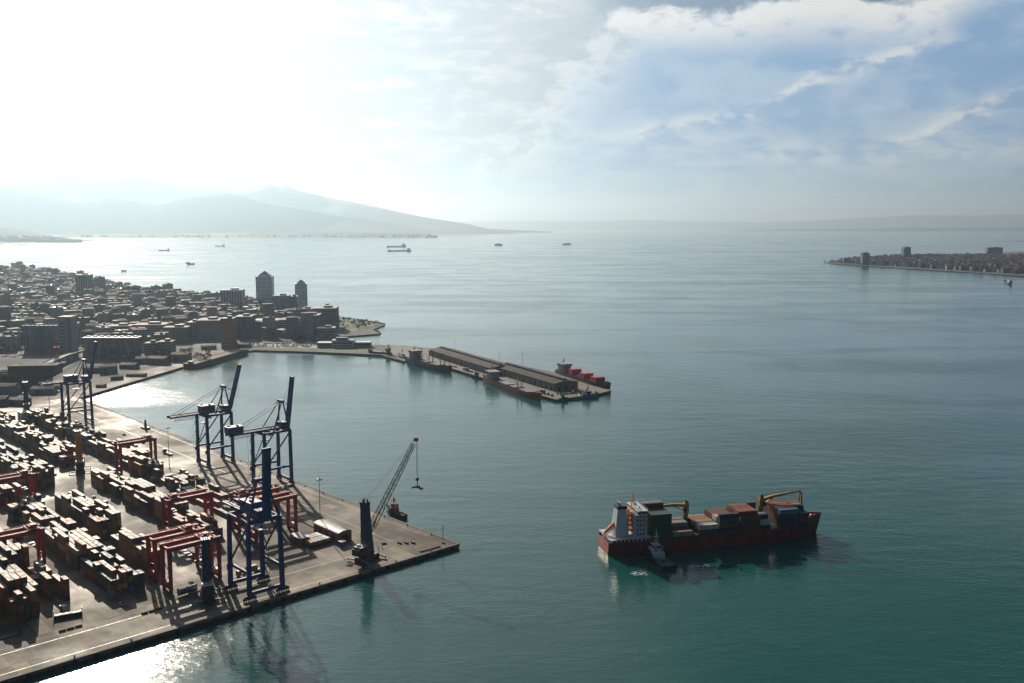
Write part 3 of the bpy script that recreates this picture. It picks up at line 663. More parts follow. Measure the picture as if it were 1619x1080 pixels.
def make_mhc(label, loc, rz, tower_m, house_m, jib_m, luff, jl, tower_h=32.0, pivot=15.0, hook=30.0, yaw=0.0, name='mobile_harbour_crane', jib=True):
    """mobile harbour crane: +x is the jib direction"""
    t = thing(name, label, 'crane', loc, rz)
    b = MB(); b.cbox(0, 0, 1.3, 14, 6.5, 1.5, tx=.92); b.cbox(0, 0, 2.8, 6, 5.6, .9)
    ch = b.build('chassis', M['dark'], t)
    for k in (-6, -4.2, -2.4, 2.4, 4.2, 6):
        for y in (-2.8, 2.8):
            w = MB(); w.wheel((k, y, .8), .8, .9, n=10); w.build('wheel', M['black'], ch)
    for x in (-6.6, 6.6):
        for y in (-1, 1):
            b = MB(); b.beam((x, y * 2.5, 1.7), (x, y * 8.0, 1.3), .8, .7); b.tube((x, y * 7.6, .1), (x, y * 7.6, 1.4), .3); b.cbox(x, y * 7.6, 0, 2.4, 2.0, .2); b.build('outrigger', M['grey'], ch)
    b = MB(); b.cbox(-1.0, 0, 3.7, 9, 5.4, 1.1); b.build('slewing_deck', tower_m, t)
    b = MB(); b.cbox(-4.6, 0, 4.8, 6.4, 5.8, 4.2, tx=.96); hs = b.build('machine_house', house_m, t)
    b = MB(); b.cbox(-4.6, 0, 9.0, 6.0, 5.4, .2); b.cbox(-5.4, 1, 9.2, 2, 1.6, .9); b.cbox(-3.4, -1.2, 9.2, 1.6, 1.6, .6); railing(b, (-7.4, -2.6, 9.2), (-1.8, -2.6, 9.2)); b.build('house_roof', M['white'], hs)
    b = MB(); b.cbox(-8.2, 0, 4.6, 1.4, 5.6, 3.6); b.build('counterweight', M['dark'], t)
    b = MB(); b.loft([[(x0, -w, z), (x1, -w, z), (x1, w, z), (x0, w, z)] for z, x0, x1, w in ((4.8, -2.2, 3.2, 2.5), (9, -2.0, 2.9, 2.35), (18, -2.3, 1.9, 2.1), (tower_h - 2.5, -2.6, 1.1, 1.9), (tower_h, -2.9, 1.2, 2.2))])
    tw = b.build('tower', tower_m, t)
    b = MB(); b.cbox(-.8, 0, tower_h, 4.2, 4.4, .25); b.wheel((-.2, -1.2, tower_h + .9), .8, .3, n=10); b.wheel((-.2, 1.2, tower_h + .9), .8, .3, n=10); b.wheel((-2.2, 0, tower_h + .9), .7, .3, n=10); railing(b, (-2.9, -2.2, tower_h + .25), (1.3, -2.2, tower_h + .25)); railing(b, (-2.9, 2.2, tower_h + .25), (1.3, 2.2, tower_h + .25)); b.build('tower_head', tower_m, tw)
    st = MB()
    for k in range(6):
        z0 = 6 + k * 4; st.beam((-2.4, -1.2 if k % 2 else 1.2, z0), (-2.4, 1.2 if k % 2 else -1.2, z0 + 4), .5, .15)
    st.build('tower_stair', M['grey'], tw)
    b = MB(); b.cbox(3.0, 1.9, pivot + 1.8, 2.0, 1.9, 2.3, tx=.9); cb = b.build('operator_cab', M['white'], t); b = MB(); b.cbox(3.1, 1.9, pivot + 2.5, 2.0, 1.8, 1.0); b.build('cab_window', M['glass'], cb)
    A = radians(luff); p = Vector((2.2, 0, pivot)); d = Vector((cos(A), 0, sin(A))); q = p + d * jl
    b = MB(); lattice(b, p + d * 3, q - d * 3, 2.9, 1.8, 18, .17); b.beam(p + Vector((0, -1.2, 0)), p + d * 3, .4); b.beam(p + Vector((0, 1.2, 0)), p + d * 3, .4); jb = b.build('jib', jib_m, t)
    b = MB(); b.cbox(q.x, 0, q.z - 1.2, 2.0, 1.9, 2.0); b.wheel((q.x + .6, -.5, q.z + .2), .7, .25, n=10); b.wheel((q.x + .6, .5, q.z + .2), .7, .25, n=10); b.build('jib_head', M['hull_red'], jb)
    b = MB()
    for y in (-.8, .8):
        b.tube((-.2, y, tower_h + 1.2), (q.x, y * .7, q.z + .6), .1, n=5); b.tube((-2, y, tower_h + .8), (-4.5, y, 9), .1, n=5)
    b.tube((1.0, 0, 8.5), tuple(p + d * jl * .16), .35, .22, n=8); b.build('luffing_rope', M['rope'], t)
    hk = MB()
    for y in (-.4, .4): hk.tube((q.x + .8, y, q.z - 1), (q.x + .8, y, q.z - hook + 3.5), .1, n=5)
    hko = hk.build('hoist_rope', M['rope'], jb)
    b = MB(); b.cbox(q.x + .8, 0, q.z - hook + 2.2, 1.6, 1.2, 1.6); b.tube((q.x + .8, 0, q.z - hook - 1), (q.x + .8, 0, q.z - hook + 2.2), .28)
    b.cbox(q.x + .8, 0, q.z - hook - 1.6, 2.0, 2.2, .8); b.beam((q.x + .8, -3.2, q.z - hook - 2), (q.x + .8, 3.2, q.z - hook - 2), 1.5, .7)
    for y in (-3, 3): b.cbox(q.x + .8, y, q.z - hook - 3.0, 2.4, .5, .9)
    b.build('hook_spreader', M['dark'], jb)
    return t
p0 = AB(54, 15)
tipdir = Vector((24.5, 38.0)); jr = atan2(tipdir.y, tipdir.x)
make_mhc('dark blue mobile crane with a long lattice jib raised over the quay corner', p0, jr, M['navy'], M['hull_red'], M['jib'], 46.5, 61.0, 33.0, 15.0, 27.0)
p1 = AB(142, 24)
make_mhc('dark blue mobile crane with a red machine house behind the parked gantries', p1, atan2(p1.y, p1.x) + .06, M['navy'], M['hull_red'], M['navy'], -4, 42.0, 30.5, 15.0, 6.0)
p2 = AB(104, 318)
make_mhc('orange mobile crane standing in the container rows', p2, atan2(p2.y, p2.x) + .03, M['orange'], M['white'], M['orange'], -3, 40.0, 31.0, 15.0, 6.0)
p3 = AB(64, 588)
make_mhc('dark blue mobile crane by the brown hopper building at the yard edge', p3, atan2(p3.y, p3.x) - .02, M['navy'], M['navy'], M['navy'], -3, 38.0, 30.0, 15.0, 6.0)

# ------------------------------------------------------------------ lamp masts, beacon, bollards
def make_mast(label, loc, h=31.5, grp='tall lamp masts on the container terminal'):
    t = thing('lamp_mast', label, 'lamp', loc, random.uniform(0, 3), grp)
    b = MB(); b.cbox(0, 0, 0, 1.4, 1.4, .6); b.tube((0, 0, .5), (0, 0, h), .32, .14, 8); b.build('pole', M['grey'], t)
    b = MB(); b.lathe([(.3, h - .4), (1.5, h - .2), (1.5, h), (.3, h + .3), (.05, h + .9)], n=10); b.build('head_ring', M['dark'], t)
    for k in range(8):
        a = k * pi / 4; w = MB(); w.cbox(1.75 * cos(a), 1.75 * sin(a), h - .7, .6, .6, .5); w.build('floodlight', M['lamp_glass'], t)
    return t
make_mast('tall lamp mast beside the orange brick shed', AB(45, 77.5))
make_mast('tall lamp mast at the end of the rows under the two quay cranes', AB(51, 282))
make_mast('tall lamp mast near the yard entrance', AB(51, 561))
make_mast('tall lamp mast on the bare concrete lane', AB(186, 300), 30)
t = thing('beacon_post', 'slim white and grey navigation beacon at the quay corner', 'beacon', AB(6, 8))
b = MB(); b.cbox(0, 0, 0, 1.6, 1.6, .8); b.tube((0, 0, .8), (0, 0, 9), .22, .18, 8); b.build('post', M['grey'], t)
b = MB(); b.lathe([(.5, 9), (.5, 9.2), (.35, 9.3), (.35, 10.4), (.05, 11)], n=8); b.build('lantern', M['white'], t)
bo = MB(); bo.lathe([(.42, 0), (.3, .25), (.28, .6), (.5, .8), (.45, 1.0), (.1, 1.1)], n=8); bom = bo.mesh('bollard', M['dark'])
def bollard(a, bb):
    o = bpy.data.objects.new('bollard', bom); COL.objects.link(o); o.location = AB(a, bb); tag(o, 'squat black mooring bollard on the quay edge', 'bollard', 'mooring bollards on the container quay')
for k in range(12): bollard(2.0, 24 + k * 24.0)
for k in range(9): bollard(20 + k * 24.0, 2.0)

# ================================================================== CONTAINERS
def container_mesh(n, L):
    W, H = 2.44, 2.75; b = MB()
    b.box(.08, -W / 2 + .05, .12, L - .08, W / 2 - .05, H - .05)
    for x in (0, L - .18):
        for y in (-W / 2, W / 2 - .18): b.box(x, y, 0, x + .18, y + .18, H)
    for y in (-W / 2, W / 2 - .12): b.box(.18, y, 0, L - .18, y + .12, .16); b.box(.18, y, H - .12, L - .18, y + .12, H - .005)
    k = int(L / 1.5)
    for i in range(k):
        x = .5 + (L - 1) * (i + .25) / k; b.box(x, -W / 2 + .015, .17, x + .5, W / 2 - .015, H - .13)
    for y in (-.75, -.35, .35, .75): b.box(L - .07, y - .03, .2, L - .02, y + .03, H - .2)      # door bars
    return b.mesh('container_' + n.replace(' ', '_'), CM[n])
CMESH = {}
def cmesh(n, L):
    if (n, L) not in CMESH: CMESH[(n, L)] = container_mesh(n, L)
    return CMESH[(n, L)]
L40, L20, CH = 12.19, 6.06, 2.76
PAL = ['brown'] * 9 + ['rust red'] * 9 + ['ochre'] * 7 + ['dark green'] * 3 + ['navy blue'] * 3 + ['pale grey'] + ['cream'] * 3 + ['orange'] * 6 + ['dark grey'] * 2 + ['sky blue']
random.seed(11)
BLOCKS = [  # first row a, rows, b from, b to, mean height, fill, name used in labels
    (60.5, 6, 118, 165, 1.6, .40, 'in the low rows behind the gantries'), (60.5, 6, 168, 262, 1.9, .62, 'in the low rows behind the gantries'), (60.5, 6, 266, 560, 3.0, .82, 'in the rows beside the long quay'),
    (95.0, 6, 106, 150, 2.2, .6, 'in the middle rows of the yard'), (95.0, 6, 152, 290, 3.3, .86, 'in the middle rows of the yard'), (95.0, 6, 338, 560, 3.3, .85, 'in the middle rows of the yard'),
    (143.5, 3, 78, 132, 4.0, .95, 'in the narrow row by the parked gantries'), (137.5, 5, 150, 232, 4.6, .9, 'in the tall dark stacks beside the open lane'), (131.5, 7, 290, 560, 3.6, .8, 'in the inland rows of the yard'),
    (160.5, 6, 58, 104, 3.5, .9, 'in the block beside the bare concrete lane'), (160.5, 6, 106, 235, 3.4, .93, 'in the block beside the bare concrete lane'), (160.5, 6, 262, 540, 3.3, .85, 'in the inland rows of the yard'),
    (193.5, 4, 68, 112, 3.0, .75, 'in the block by the black flat racks'), (193.5, 7, 132, 330, 2.7, .7, 'in the block by the black flat racks'),
    (209.0, 5, 56, 112, 4.8, .96, 'in the tall stack by the head quay'), (222.0, 5, 118, 330, 3.2, .8, 'in the block by the black flat racks'), (226.0, 8, 62, 120, 4.0, .9, 'in the tall stack by the head quay')]
allc = []
for a0, nr, b0, b1, mh_, fill, where in BLOCKS:
    bb = b0
    while bb + L20 < b1:
        l40 = random.random() < .45 and bb + L40 < b1
        slot = L40 if l40 else L20
        base = mh_ + 1.3 * mnoise.noise(Vector((a0 * .05, bb * .035, 1.3)))
        for r_ in range(nr):
            if random.random() > fill: continue
            a = a0 + r_ * 2.86
            h = int(round(base + 1.5 * mnoise.noise(Vector((a * .21, bb * .11, 5.1))) + random.uniform(-.8, .8)))
            h = max(1, min(5 if mh_ < 4.5 else 6, h))
            run = random.choice(PAL)
            for k in range(h):
                n = run if random.random() < .35 else random.choice(PAL)
                allc.append([a, bb, k, n, slot, k == h - 1, where])
        bb += slot + .45
E_rot = BA
shown, rest = [], []
for c in allc:
    p = AB(c[0], c[1] + c[4] / 2, QZ + (c[2] + 1) * CH)
    dep = p.y * CP - (p.z - CAMZ) * SP
    px = 809.5 + FPX * p.x / dep
    if px < -90 or c[1] > 575: continue
    top_first = 0 if (c[5] and px > -5) else 1
    (shown if True else rest).append((top_first, dep, c))
shown.sort(key=lambda q: (q[0], q[1]))
yard = MB(); cm_names = list(CONT)
for i, (tf, dep, c) in enumerate(shown):
    a, bb, k, n, sl_, top, where = c
    if i < 186 and tf == 0:
        o = bpy.data.objects.new('shipping_container', cmesh(n, sl_)); COL.objects.link(o)
        o.location = AB(a + random.uniform(-.07, .07), bb + random.uniform(-.1, .1), QZ + .02 + k * CH); o.rotation_euler = (0, 0, E_rot + random.uniform(-.004, .004))
        if random.random() < .5:
            o.location = AB(a, bb + sl_, QZ + .02 + k * CH); o.rotation_euler = (0, 0, E_rot + pi)
        tag(o, '%s %s container %s' % (n, 'long' if sl_ > 7 else 'short', where), 'container', '%s %s containers %s' % (n, 'long' if sl_ > 7 else 'short', where))
    else:
        mi = cm_names.index(n); j = random.uniform(-.06, .06)
        P = [AB(a + u, bb + v + j, z) for z in (QZ + .02 + k * CH, QZ + .02 + k * CH + CH - .03) for v, u in ((0, -1.22), (sl_, -1.22), (sl_, 1.22), (0, 1.22))]
        yard.hexa(P, mi)
yo = yard.build('container_stacks', [CM[n] for n in cm_names], kind='stuff'); yo['label'] = 'remaining mass of stacked shipping containers filling the yard rows'

# ------------------------------------------------------------------ yard traffic and stores
def make_truck(label, loc, rz, col, load=None, group='trucks on the container terminal'):
    t = thing('container_truck', label, 'truck', loc, rz, group)
    b = MB(); b.box(-11.5, -.45, .95, 1.5, .45, 1.25); b.box(-11.5, -1.2, 1.25, -1.2, 1.2, 1.45); ch = b.build('chassis', M['dark'], t)
    b = MB(); b.hexa([(0, -1.22, .7), (2.5, -1.22, .7), (2.5, 1.22, .7), (0, 1.22, .7), (0, -1.2, 3.4), (2.2, -1.15, 3.4), (2.2, 1.15, 3.4), (0, 1.2, 3.4)]); cb = b.build('cab', col, t)
    b = MB(); b.hexa([(2.36, -1.05, 2.0), (2.46, -1.05, 2.0), (2.46, 1.05, 2.0), (2.36, 1.05, 2.0), (2.28, -1.0, 2.95), (2.34, -1.0, 2.95), (2.34, 1.0, 2.95), (2.28, 1.0, 2.95)]); b.build('windscreen', M['glass'], cb)
    for x in (1.6, -1.6, -8.2, -9.6, -10.9):
        for y in (-1, 1): MB().wheel((x, y, .52), .52, .42).build('wheel', M['black'], ch)
    if load:
        o = bpy.data.objects.new('shipping_container', cmesh(load, L40 if False else L20)); COL.objects.link(o)
        o.location = Vector(loc) + Vector((cos(rz) * -9.0, sin(rz) * -9.0, 1.47)); o.rotation_euler = (0, 0, rz)
        tag(o, '%s container loaded on a trailer %s' % (load, label.split(' trailer ')[-1]), 'container')
    return t
make_truck('white cab truck with an empty trailer in the open lane between the rows', AB(122, 215), BA, M['white'])
make_truck('orange cab truck with a loaded trailer under the head quay crane', AB(116, 40), BA + pi / 2, M['orange'], 'cream')
make_truck('white cab truck with a loaded trailer beside the lamp mast', AB(52, 250), BA + pi, M['white'], 'pale grey')
make_truck('dark blue cab truck with an empty trailer along the quay apron', AB(34, 330), BA, M['navy'])
make_truck('white cab truck with a loaded trailer near the yard gantry', AB(86.5, 200), BA, M['white'], 'rust red')
make_truck('red cab truck with an empty trailer beside the parked gantries', AB(122, 84), BA + pi, M['rtg_red'])
make_truck('white cab truck with a loaded trailer on the bare concrete lane', AB(182, 262), BA, M['white'], 'ochre')
for a_, b_, f_, c_, l_, w_ in ((89, 262, 0, 'white', 'cream', 'beside the rows by the long quay'), (155.5, 150, pi, 'orange', 'brown', 'between the two inland blocks'), (121.5, 330, 0, 'white', None, 'past the orange mobile crane'), (184, 180, pi, 'navy', 'rust red', 'halfway down the bare concrete lane'), (42, 380, 0, 'white', None, 'near the mooring winch'), (19, 175, pi / 2, 'white', None, 'under the legs of a long quay crane')):
    make_truck('%s cab truck with %s trailer %s' % ({'navy': 'dark blue'}.get(c_, c_), 'a loaded' if l_ else 'an empty', w_), AB(a_, b_), BA + f_, M[c_], l_)
def make_tanker(loc, rz):
    t = thing('tank_trailer', 'silver cylindrical tank trailer beside the mobile crane', 'trailer', loc, rz)
    b = MB(); b.tube((-4.6, 0, 2.6), (4.6, 0, 2.6), 1.35, n=16); b.lathe([(.4, 3.9), (.4, 4.25)], n=8); b.build('tank', M['silver'], t, smooth=False)
    b = MB(); b.box(-5.2, -1, .9, 5.4, 1, 1.2); b.box(4.7, -.4, 1.2, 7.6, .4, 1.4); fr = b.build('frame', M['dark'], t)
    for x in (-4, -2.7, -1.4):
        for y in (-1, 1): MB().wheel((x, y, .52), .52, .42).build('wheel', M['black'], fr)
    for x in (-4.7, 4.6): MB().box(x, -1.5, 1.2, x + .12, 1.5, 4.0).build('end_frame', M['grey'], t)
make_tanker(AB(147, 36), BA + pi / 2 + .1)
def make_flatracks(label, loc, rz, n=3):
    t = thing('flat_rack_stack', label, 'racks', loc, rz)
    for k in range(n):
        b = MB(); z = k * .75; b.box(0, -1.2, z, 12.2, 1.2, z + .5)
        for i in range(6): b.box(.3 + i * 2.2, -1.22, z + .1, .8 + i * 2.2, 1.22, z + .62)
        b.build('flat_rack', M['dark'], t)
    for x in (0, 12.0): b = MB(); b.box(x, -1.2, n * .75 - .1, x + .2, 1.2, n * .75 + 1.6); b.build('end_wall', M['dark'], t)
make_flatracks('black flat racks stacked in front of the white topped containers', AB(194, 46), BA + pi / 2 - .25, 3)
make_flatracks('black flat racks in the shadow of the tall stack', AB(222, 43), BA + pi / 2 - .05, 1)
make_flatracks('dark flat racks beside the low rows under the quay crane', AB(50, 225), BA, 2)
# orange brick shed with grey roof
t = thing('brick_shed', 'long orange brick shed with a grey barrel roof', 'shed', AB(46, 49), BA)
b = MB(); b.box(0, -4.5, 0, 27, 4.5, 5.2); wl = b.build('wall', M['brick'], t)
b = MB(); b.loft([[(x, 5.0 * cos(pi - i * pi / 8), 5.25 + 1.5 * sin(i * pi / 8)) for i in range(9)] for x in (-.3, 27.3)]); b.build('roof', M['grey'], t)
for x in (4, 11, 18): MB().box(x, 4.52, 0, x + 3.6, 4.62, 3.9).build('door', M['dark'], wl)
MB().box(-.12, -2, 0, -.02, 2, 4.2).build('door', M['dark'], wl)
# covered pallets on a low platform
t = thing('pallet_platform', 'low platform of covered pallets beside the brick shed', 'pallets', AB(60, 52), BA + .05)
MB().box(0, -7, 0, 15, 7, 1.4).build('platform', M['dark'], t)
for i in range(5):
    for j in range(2): MB().cbox(4 + j * 7.2, -5.4 + i * 2.7, 1.4, 6.6, 2.45, 1.7, tx=.97).build('pallet', [M['white'], CM['cream'], CM['cream'], CM['pale grey'], CM['orange']][i], t)
t = thing('kiosk', 'small pale blue kiosk at the end of the brick shed', 'kiosk', AB(52, 43), BA)
MB().cbox(0, 0, 0, 3, 3, 3).build('wall', CM['sky blue'], t); MB().cbox(0, 0, 3.0, 3.4, 3.4, .25).build('roof', M['white'], t)
t = thing('gate_house', 'white gate house at the far end of the yard', 'hut', AB(78, 548), BA)
MB().cbox(0, 0, 0, 14, 7, 8).build('wall', M['white'], t); MB().cbox(0, 0, 8, 14.6, 7.6, .4).build('roof', M['grey'], t)
for k in (-4, 0, 4): MB().cbox(k, 3.55, 3.2, 2, .2, 1.6).build('window', M['glass'], t)
def make_hut(label, loc, rz, sx, sy, h, wm):
    t = thing('equipment_cabin', label, 'cabin', loc, rz); MB().cbox(0, 0, 0, sx, sy, h).build('wall', wm, t); MB().cbox(0, 0, h, sx + .4, sy + .4, .2).build('roof', M['white'], t); MB().cbox(0, sy / 2 + .04, 0, 1, .1, 2.1).build('door', M['dark'], t)
make_hut('dark low cabin beside the red gantry and brick shed', AB(66, 66), BA, 12, 6, 4, M['brick'])
make_hut('white cabin at the mouth of the bare concrete lane', AB(199, 57), BA + .3, 2.5, 2, 2.4, M['white'])
# small mobile winch trolley on the far quay
t = thing('mooring_winch', 'dark mooring winch frame on the empty far end of the quay', 'winch', AB(9, 432), BA)
MB().cbox(0, 0, 0, 11, 5, 1.6, tx=.8).build('base', M['dark'], t); MB().cbox(0, 0, 1.6, 2, 2, 7, tx=.5).build('mast', M['dark'], t)
# concrete blocks / barriers lying on the quay
bl = MB(); bl.box(-1.5, -.5, 0, 1.5, .5, .9); blm = bl.mesh('barrier', M['coping'])
for a, bb, r_ in ((22, 22, .1), (19, 19.5, .1), (25, 24.5, .1), (32, 30, 1), (200, 33, 1.5), (203.5, 33, 1.5), (207, 33, 1.5), (172, 27, 1.5), (168.5, 27, 1.5), (165, 27, 1.5)):
    o = bpy.data.objects.new('concrete_barrier', blm); COL.objects.link(o); o.location = AB(a, bb); o.rotation_euler = (0, 0, BA + r_); tag(o, 'pale concrete barrier block lying on the head quay apron', 'barrier', 'barrier blocks on the apron')
# gangway lying at the corner
t = thing('gangway', 'red gangway lying along the quay edge near the beacon', 'gangway', AB(11, 4.5), BA + pi / 2 - .05)
MB().box(0, -.7, .3, 14, .7, .6).build('deck', M['hull_red'], t)
for y in (-.7, .7): b = MB(); railing(b, (0, y, .6), (14, y, .6), 1.1, 2); b.build('railing', M['hull_red'], t)
# cars on the terminal and in the quayside car park
def car_mesh(n, m):
    b = MB(); b.hexa([(-2.1, -.85, .3), (2.1, -.85, .3), (2.1, .85, .3), (-2.1, .85, .3), (-2.1, -.82, .95), (2.05, -.8, .85), (2.05, .8, .85), (-2.1, .82, .95)]); b.hexa([(-1.7, -.75, .95), (1.0, -.75, .9), (1.0, .75, .9), (-1.7, .75, .95), (-1.2, -.62, 1.45), (.3, -.62, 1.45), (.3, .62, 1.45), (-1.2, .62, 1.45)], 1)
    for x in (-1.3, 1.3):
        for y in (-.8, .8): b.wheel((x, y, .32), .32, .2, n=8, m=2)
    return b.mesh(n, [m, M['glass'], M['black']])
CARS = [(n, car_mesh('car_' + n, m)) for n, m in (('white', M['white']), ('silver', M['silver']), ('dark', M['dark']), ('red', M['hull_red']), ('blue', CM['sky blue']))]
def car(loc, rz, k, lab, grp):
    o = bpy.data.objects.new('parked_car', CARS[k][1]); COL.objects.link(o); o.location = loc; o.rotation_euler = (0, 0, rz); tag(o, CARS[k][0] + ' ' + lab, 'car', CARS[k][0] + ' ' + grp)
random.seed(3)
for i in range(90):
    x = 394 + (i % 30) * 3.4 + random.uniform(-.5, .5); y = 543.9 + (i // 30) * 2.35 + random.uniform(-.15, .15)
    if random.random() < .85: car(G(x, y, LZ + .035), random.uniform(1.3, 1.6), random.choice([0, 0, 0, 1, 1, 2, 3, 4]), 'car parked in the lot behind the sea wall', 'cars in the waterfront car park')
for a, bb in ((36, 60), (38, 64), (88, 100), (121, 240), (176, 45), (187, 210), (33, 420), (46, 470)): car(AB(a, bb, QZ + .01), BA + random.uniform(-.3, .3), random.choice([0, 0, 1]), 'car parked on the container terminal', 'cars on the container terminal')
# dock workers
def person(loc, rz, label, shirt):
    t = bpy.data.meshes.new('person')
    V = [(0, 0, .95), (0, 0, 1.2), (0, 0, 1.45), (0, 0, 1.56), (0, .01, 1.68), (0, .0, 1.78), (.1, 0, .9), (.12, .05, .48), (.13, .02, .08), (.13, .14, .04), (-.1, 0, .9), (-.12, -.05, .48), (-.13, -.1, .08), (-.13, .02, .04), (.2, 0, 1.42), (.27, -.02, 1.15), (.26, .1, .92), (-.2, 0, 1.42), (-.27, .0, 1.15), (-.26, .08, .92)]
    E = [(0, 1), (1, 2), (2, 3), (3, 4), (4, 5), (0, 6), (6, 7), (7, 8), (8, 9), (0, 10), (10, 11), (11, 12), (12, 13), (2, 14), (14, 15), (15, 16), (2, 17), (17, 18), (18, 19)]
    R = [.16, .16, .15, .06, .1, .085, .1, .065, .045, .04, .1, .065, .045, .04, .065, .05, .035, .065, .05, .035]
    t.from_pydata(V, E, []); o = bpy.data.objects.new('person', t); COL.objects.link(o)
    sk = o.modifiers.new('skin', 'SKIN')
    for i, r_ in enumerate(R): t.skin_vertices[0].data[i].radius = (r_, r_ * .8)
    t.skin_vertices[0].data[0].use_root = True; t.materials.append(shirt); o.location = loc; o.rotation_euler = (0, 0, rz); tag(o, label, 'person')
    hm = MB(); hm.lathe([(.135, 0), (.13, .06), (.08, .13), (.02, .15)], (0, 0, 1.73), 8); hm.build('helmet', M['yellow'], o)
try:
    person(AB(41, 23), 1.0, 'person in dark blue work clothes standing by the mobile crane', M['navy'])
    person(AB(39.5, 24.5), 2.4, 'person in orange work clothes standing by the mobile crane', M['orange'])
    person(AB(37.5, 24), 4.0, 'person in grey work clothes standing by the mobile crane', M['grey'])
except Exception as e: print('person', e)

# ================================================================== SHIPS
def hull(t, L, B, D, Dbow, mh_, md, sheer0=None, fine=.16, stern=.85, wl=.72, zs=0.0, foc=.86, name='hull', rail=1.0, mt=None):
    """ship hull along +x from 0 to L; deck D above water, forecastle Dbow from fraction foc"""
    st = []
    for f in (0, .02, .06, .14, .3, .5, .68, 1 - fine * 1.6, 1 - fine * 1.15, 1 - fine * .8, 1 - fine * .5, 1 - fine * .25, 1 - fine * .08, 1.0):
        e = max(0.0, (f - (1 - fine * 2.2)) / (fine * 2.2)); wd = (1 - e ** 2.3); ww = max(0.004, 1 - (e / .86) ** 2.0) if e / .86 < 1 else .004
        if f < .14: k = (f / .14) ** .5; wd *= stern + (1 - stern) * k; ww *= stern * .9 + (1 - stern * .9) * k
        if f == 1.0: wd = .012
        z = D + (Dbow - D) * min(1, max(0, (f - foc + .03) / .03)) + (max(0, f - .7) / .3) ** 2 * 1.2
        xw = f * L if f < .9 else L * (.9 + (f - .9) * wl)
        st.append((f * L, xw, B / 2 * wd, B / 2 * ww, z))
    b = MB(); n = 6; k = len(b.v)
    for x, xw, bd, bw, z in st:
        b.v += [(x, -bd, z + rail), (xw + (x - xw) * .25, -(bw + (bd - bw) * .35), .6), (xw, -bw * .92, -2.5), (xw, bw * .92, -2.5), (xw + (x - xw) * .25, bw + (bd - bw) * .35, .6), (x, bd, z + rail)]
    for i in range(len(st) - 1):
        for j in range(5): p = k + i * n + j; b.face((p, p + n, p + n + 1, p + 1), 0)
    b.face([k + j for j in range(n)], 1 if mt else 0)
    h = b.build(name, [mh_, mt] if mt else mh_, t)
    d = MB()
    for x, xw, bd, bw, z in st: d.v += [(x, -bd * .985, z), (x, bd * .985, z)]
    for i in range(len(st) - 1): d.face((2 * i, 2 * i + 2, 2 * i + 3, 2 * i + 1))
    d.build('deck', md, t)
    w = MB()                                           # bulwark inner faces and cap rail
    for s in (-1, 1):
        for i in range(len(st) - 1):
            a, c = st[i], st[i + 1]
            w.beam((a[0], s * (a[2] - .12), a[4] + rail), (c[0], s * (c[2] - .12), c[4] + rail), .28, .16)
    w.build('cap_rail', mh_, h)
    return st
def window_row(b, x, y0, y1, z, n, along='y', m=0, w=.9, h=1.0, d=.06):
    for i in range(n):
        c = y0 + (y1 - y0) * (i + .5) / n
        if along == 'y': b.box(x - d, c - w / 2, z, x + d, c + w / 2, z + h, m)
        else: b.box(c - w / 2, x - d, z, c + w / 2, x + d, z + h, m)
def accommodation(t, x0, x1, B, z0, decks, wm, step=.35, bridge=True, dh=2.75):
    ac = thing('accommodation', None, None); ac.parent = t
    for k in range(decks):
        i = k * step * .5; z = z0 + k * dh
        b = MB(); b.box(x0 + i * .3, -B / 2 + i, z, x1 - i * .3, B / 2 - i, z + dh - .08); b.build('deckhouse_tier', wm, ac)
        b = MB(); b.box(x0 - .7, -B / 2 + i - .9, z + dh - .08, x1 + .25, B / 2 - i + .9, z + dh); railing(b, (x0 - .7, -B / 2 + i - .9, z + dh), (x1 + .2, -B / 2 + i - .9, z + dh), 1, 2, .06); railing(b, (x0 - .7, -B / 2 + i - .9, z + dh), (x0 - .7, B / 2 - i + .9, z + dh), 1, 2, .06); b.build('deck_edge', wm, ac)
        n = max(2, int((x1 - x0) / 2.2)); ww = MB()
        for s in (-1, 1): window_row(ww, s * (B / 2 - i), x0 + .6, x1 - .6, z + 1.1, n, 'x')
        window_row(ww, x1 - i * .3, -B / 2 + 1, B / 2 - 1, z + 1.1, int(B / 2.4), 'y'); ww.build('windows', M['glass'], ac)
    zt = z0 + decks * dh
    if bridge:
        b = MB(); b.box(x0 + 1, -B / 2 - 1.2, zt, x1, B / 2 + 1.2, zt + 2.6); br = b.build('bridge', wm, t)
        b = MB(); b.box(x0 + .94, -B / 2 - 1.26, zt + 1.2, x1 + .06, B / 2 + 1.26, zt + 2.1); b.build('bridge_window', M['glass'], br)
        b = MB(); b.box(x0 + .6, -B / 2 - 1.5, zt + 2.6, x1 + .4, B / 2 + 1.5, zt + 2.8); railing(b, (x0 + .6, -B / 2 - 1.4, zt + 2.8), (x1 + .3, -B / 2 - 1.4, zt + 2.8)); railing(b, (x1 + .3, -B / 2 - 1.4, zt + 2.8), (x1 + .3, B / 2 + 1.4, zt + 2.8)); b.build('bridge_roof', wm, br)
        zt += 2.8
    return zt
def radar_mast(t, x, z, h, m, y=0):
    b = MB(); b.beam((x - .8, y - .8, z), (x, y, z + h), .35); b.beam((x - .8, y + .8, z), (x, y, z + h), .35); b.beam((x + .8, y, z), (x, y, z + h * 1.25), .3)
    for k in (.35, .6, .85): b.beam((x, y - 2.4 + k, z + h * k), (x, y + 2.4 - k, z + h * k), .2)
    b.beam((x + .3, y - 1.6, z + h * .62), (x + .3, y + 1.6, z + h * .62), .3, .45); b.build('radar_mast', m, t)
def anchored(p, q, z=0.0):
    """stern and bow pixels on the waterline -> location, heading, length"""
    a, c = G(*p, z), G(*q, z); d = c - a; return a, atan2(d.y, d.x), d.length

